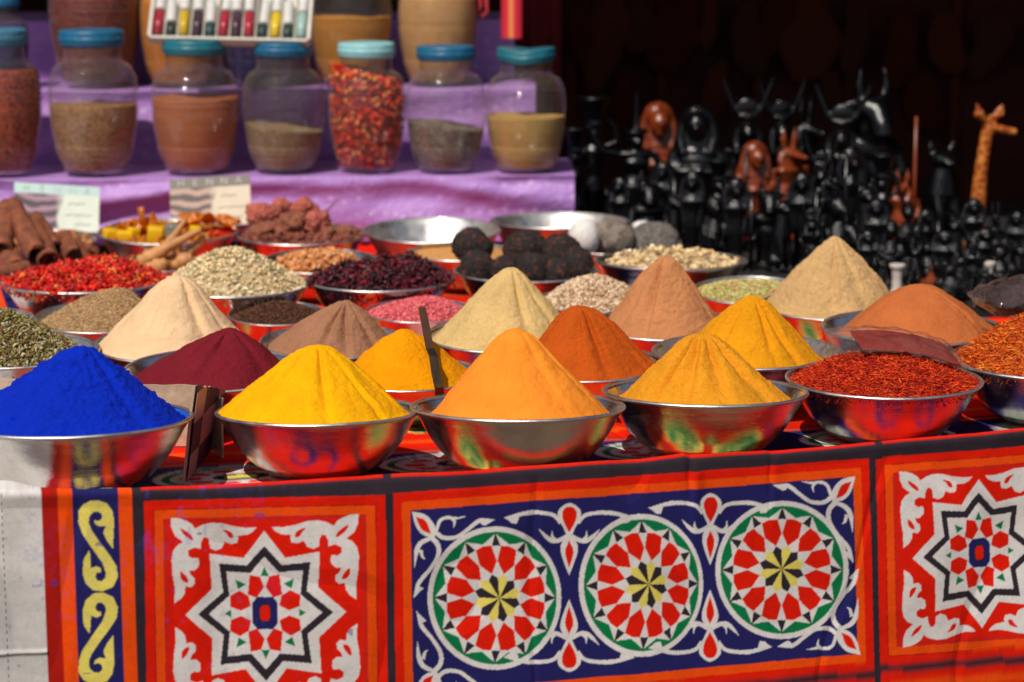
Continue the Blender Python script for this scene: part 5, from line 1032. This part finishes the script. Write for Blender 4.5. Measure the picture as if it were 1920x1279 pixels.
for k, x, yt, yb in mid:
    lab = names[k] + ' mid-row, ' + near(x, yb); used[lab] = used.get(lab, 0) + 1
    if used[lab] > 1: lab = lab.replace('mid-row', 'lower down')
    fig(k, x, yt, yb, lab, rz=random.uniform(-.5, .5), group=g1, wide=random.uniform(.85, 1.1), staff=(random.choice((.8, 1.05)) if k in ('queen', 'jackal') and random.random() < .5 else False))
low = [('cat', 1715, 455, 545), ('hugger', 1738, 450, 540), ('queen', 1768, 430, 548), ('cat', 1800, 470, 560), ('jackal', 1822, 440, 556), ('queen', 1845, 425, 538), ('hugger', 1872, 455, 552), ('cat', 1908, 450, 548), ('queen', 1625, 430, 545), ('cat', 1652, 480, 556), ('hugger', 1780, 490, 572), ('queen', 1940, 430, 560), ('cat', 1842, 500, 575)]
for k, x, yt, yb in low:
    lab = 'small ' + names[k] + ' in front, ' + near(x, yb); used[lab] = used.get(lab, 0) + 1
    if used[lab] > 1: lab = lab.replace('small', 'smallest')
    fig(k, x, yt, yb, lab, rz=random.uniform(-.5, .5), group='small black statuettes in the front row', wide=random.uniform(1.2, 1.6))
for x, yt, yb, lab in [(1652, 450, 505, 'brown wooden gourd behind the right slope of the sand-coloured cone'), (1722, 503, 545, 'left brown gourd of the pair above the terracotta heap'), (1745, 500, 545, 'right brown gourd of the pair above the terracotta heap'), (1898, 500, 552, 'round brown gourd near the dark petal bag')]:
    fig('gourd', x, yt, yb, lab, BROWNW, cat='gourd', group='small brown gourds', wide=1.0 if yb - yt > 50 else 1.1)
PED = m_simple('white_stone', (214, 200, 192), .6, var=.15)
pv, pf = lathe(smooth_prof([(0, 0), (.5, 0), (.5, .08), (.34, .18), (.30, .5), (.36, .8), (.5, .92), (.5, 1), (0, 1)], 40), 32); PM = mesh('stone_pedestal', pv, pf); PM.materials.append(PED)
for x, yt, yb, w, lab in [(1681, 494, 553, 30, 'small white stone stand behind the sand-coloured cone'), (1852, 489, 556, 24, 'small white stone stand below the giraffe'), (1737, 497, 528, 22, 'small white stone stand behind the gourd pair'), (1779, 492, 556, 20, 'small white stone stand right of the gourd pair')]:
    b = at_z(x, yb, FZ); k = b[1] / FPX; o = obj('stone_stand', PM, None, None, lab, 'stand', 'small white stone stands'); o.location = b; o.scale = (w * k, w * k, (yb - yt) * k)
# figurine table
ft = empty('figurine_table', (1.2, 7.0, 0), label='low table under a black cloth carrying the crowd of carved statuettes', cat='table')
BLKC = m_simple('black_table_cloth', (22, 18, 18), .9, bump=.002)
obj('tabletop', bm_mesh('tabletop', box_bm(1.9, 2.0, .03, (.18, .08, FZ - .0165), .004), False), BLKC, ft); 
obj('tabletop', bm_mesh('tabletop', box_bm(.62, 1.15, .03, (-1.08, .5, FZ - .0165), .004), False), BLKC, ft)
for x, y in ((-.7, -.85), (1.05, -.85), (1.05, 1.0), (-1.3, .95)): obj('leg', bm_mesh('leg', box_bm(.06, .06, FZ - .035, (x, y, (FZ - .035) / 2)), False), WOODT, ft)
# ================================================================== STALL BEHIND
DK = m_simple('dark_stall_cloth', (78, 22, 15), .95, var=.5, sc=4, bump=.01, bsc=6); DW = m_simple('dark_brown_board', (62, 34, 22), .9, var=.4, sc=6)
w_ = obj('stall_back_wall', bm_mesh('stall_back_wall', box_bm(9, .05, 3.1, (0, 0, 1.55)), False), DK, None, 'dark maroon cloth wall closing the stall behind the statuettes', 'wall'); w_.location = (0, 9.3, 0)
for sx_, nm in ((-2.7, 'left'), (3.3, 'right')):
    q = obj('stall_side_wall', bm_mesh('stall_side_wall', box_bm(.05, 2.8, 3.1, (0, 0, 1.55)), False), DK, None, 'dark cloth side wall of the stall on the %s' % nm, 'wall'); q.location = (sx_, 7.9, 0)
aw = obj('stall_awning', bm_mesh('stall_awning', box_bm(6.4, 3.0, .03, (0, 0, 0)), False), m_simple('awning_cloth', (120, 70, 50), .9), None, 'cloth awning over the back of the stall', 'awning'); aw.location = (.3, 8.05, 2.62)
for x in (-2.55, 3.15):
    q = obj('awning_post', bm_mesh('awning_post', box_bm(.06, .06, 2.6, (0, 0, 1.3), .004), False), DW, None, 'wooden post holding the awning at the ' + ('left' if x < 0 else 'right'), 'post'); q.location = (x, 6.7, 0)
# red curtain beside the steps
def curtain(x0, x1, Y, z0, z1, mat, name, lab, cat, waves=7, amp=.02, seed=0):
    nx, nz_ = 90, 40; X, Z_ = np.meshgrid(np.linspace(x0, x1, nx), np.linspace(z0, z1, nz_), indexing='ij')
    Yy = Y + amp * np.sin((X - x0) / (x1 - x0) * waves * 2 * math.pi + .6 * np.sin(Z_ * 2)) + fbm(np.stack([X, Z_, X * 0], -1), 6, 2, seed) * amp * .5
    V = np.stack([X, Yy, Z_], -1).reshape(-1, 3); V2 = V + [0, .003, 0]; F0 = grid_faces(nx, nz_); org = np.array([(x0 + x1) / 2, Y, z0])
    return obj(name, mesh(name, np.vstack([V, V2]) - org, [F0, F0[:, ::-1] + nx * nz_]), mat, None, lab, cat, M=Matrix.Translation(org))
curtain(at_Y(972, 60, 7.95)[0], at_Y(1052, 60, 7.95)[0], 7.95, .75, 2.4, m_simple('dark_red_curtain', (120, 10, 12), .85, var=.3), 'red_curtain', 'dark red curtain hanging between the jar steps and the statuettes', 'curtain', 2, .015)
t = NT('striped_scarf'); oc = t.oc(); sp_ = t.n('ShaderNodeSeparateXYZ', {0: oc}).outputs[0]
t.bsdf(Base_Color=t.ramp(t.n('ShaderNodeMapRange', {'Value': sp_, 'From Min': -.03, 'From Max': .03}).outputs[0], [(.0, lin(226, 40, 60)), (.36, lin(226, 40, 60)), (.4, lin(230, 150, 80)), (.55, lin(230, 150, 80)), (.6, lin(226, 40, 60))]), Roughness=.7); 
curtain(at_Y(940, 30, 7.3)[0], at_Y(978, 30, 7.3)[0], 7.28, at_Y(960, 72, 7.28)[2], 1.9, t.m, 'striped_scarf', 'bright red scarf with an orange stripe hanging beside the upper jars', 'scarf', 1, .006)
bm = bmesh.new(); tube(bm, [at_Y(898, -30, 7.3), at_Y(902, 10, 7.3), at_Y(896, 25, 7.3), at_Y(905, 32, 7.3), at_Y(914, 22, 7.3), at_Y(910, -30, 7.3)], [.006] * 6, 8)
obj('hanging_loop', bm_mesh('hanging_loop', bm), m_simple('red_cord', (196, 50, 56), .7), None, 'loop of red cord hanging right of the rightmost upper jar', 'cord')
# ornaments hung on the back wall, hardly lit
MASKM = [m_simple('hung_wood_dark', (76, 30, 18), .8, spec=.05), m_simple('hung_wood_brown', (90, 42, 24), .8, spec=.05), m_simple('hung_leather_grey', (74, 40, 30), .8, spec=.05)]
mv, mf = lathe(smooth_prof([(0, 0), (.3, .02), (.45, .2), (.5, .5), (.42, .8), (.25, .97), (0, 1)], 30), 32); mv[:, 1] *= .3; MKS = []
for q in range(5):
    w2 = mv.copy(); w2[:, 0] *= 1 + .5 * fbm(w2 * [0, 0, 1], 2.2, 2, q * 7); w2[:, 0] += .25 * vnoise(w2 * [0, 0, 1], 1.5, q); w2 += .12 * fbm(w2, 3, 2, q)[:, None]; MKS.append(mesh('hung_goods', w2, mf))
k = 0
for i, (x, y0, h) in enumerate([(1085, 20, 110), (1130, 30, 130), (1200, 10, 90), (1262, 25, 110), (1330, 8, 80), (1395, 30, 120), (1450, 12, 90), (1520, 20, 130), (1600, 35, 110), (1690, 38, 120), (1765, 45, 100), (1850, 50, 90), (1170, 150, 90), (1340, 140, 80), (1555, 155, 90), (1720, 160, 90)]):
    p = at_Y(x, y0 + h, 9.15); s = h * 9.15 / FPX; xs = ['left', 'second', 'third', 'fourth', 'fifth', 'sixth', 'seventh', 'eighth', 'ninth', 'tenth', 'eleventh', 'rightmost', 'lower left', 'lower middle', 'lower right', 'lower rightmost'][i]
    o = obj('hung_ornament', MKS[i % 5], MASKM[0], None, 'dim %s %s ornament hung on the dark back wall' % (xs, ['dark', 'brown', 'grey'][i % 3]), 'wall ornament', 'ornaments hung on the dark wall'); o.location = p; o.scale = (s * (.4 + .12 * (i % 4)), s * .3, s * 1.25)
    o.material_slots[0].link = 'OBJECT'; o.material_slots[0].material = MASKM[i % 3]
for i, x in enumerate((1072, 1240, 1420, 1590, 1790)):
    p = at_Y(x, 200, 9.22); o = obj('wall_batten', bm_mesh('wall_batten', box_bm(.035, .03, 2.4, (0, 0, 1.2), .003), False), MASKM[1], None, 'thin brown batten on the dark back wall, %s' % ['beside the red curtain', 'above the tall brown bust', 'above the horned goddess', 'above the sand-coloured cone', 'above the cat'][i], 'batten', 'battens on the back wall'); o.location = (p[0], 9.235, .1)
# ================================================================== GROUND, LIGHT, CAMERA
t = NT('packed_sand'); oc = t.oc()
t.bsdf(Base_Color=t.mix(t.ramp(t.noise(oc, 1.5, 8, .65), [(.35, 0), (.7, 1)]), lin(84, 68, 52), lin(116, 96, 74)), Roughness=.95, Normal=t.bump(t.noise(oc, 40, 6, .6), .01))
g = obj('ground', bm_mesh('ground', box_bm(600, 600, .2, (0, 0, -.1)), False), t.m, kind='structure')
SUN_AZ, SUN_EL = R_(-152), R_(54)      # clockwise from +Y: sun behind the camera, to its left
sd = Vector((math.sin(SUN_AZ) * math.cos(SUN_EL), math.cos(SUN_AZ) * math.cos(SUN_EL), math.sin(SUN_EL)))
wl = bpy.data.worlds.new('World'); S.world = wl; wl.use_nodes = True; nt_ = wl.node_tree; bg_ = nt_.nodes['Background']
sk = nt_.nodes.new('ShaderNodeTexSky'); sk.sky_type = 'NISHITA'; sk.sun_disc = False; sk.sun_elevation = SUN_EL; sk.sun_rotation = SUN_AZ; sk.dust_density = 2.0
nt_.links.new(sk.outputs[0], bg_.inputs[0]); bg_.inputs[1].default_value = .068
L_ = bpy.data.lights.new('sun', 'SUN'); L_.energy = 3.75; L_.angle = R_(.5); L_.color = (1, .935, .83); lo = bpy.data.objects.new('sun', L_); COL.objects.link(lo); lo.rotation_euler = sd.to_track_quat('Z', 'Y').to_euler()
cd = bpy.data.cameras.new('camera'); cd.lens = 85; cd.sensor_width = 36; cd.clip_start = .05; cd.clip_end = 2000; co = bpy.data.objects.new('camera', cd); COL.objects.link(co)
co.location = CAM; co.rotation_euler = (math.pi / 2 - PITCH, 0, 0); cd.dof.use_dof = True; cd.dof.focus_distance = 4.35; cd.dof.aperture_fstop = 3.6; cd.dof.aperture_blades = 0
S.camera = co
S.view_settings.view_transform = 'Standard'; S.view_settings.look = 'None'; S.view_settings.exposure = 0; S.view_settings.gamma = 1
S.cycles.transparent_max_bounces = 24; S.cycles.max_bounces = 10; S.cycles.use_denoising = True; S.cycles.sample_clamp_indirect = 6
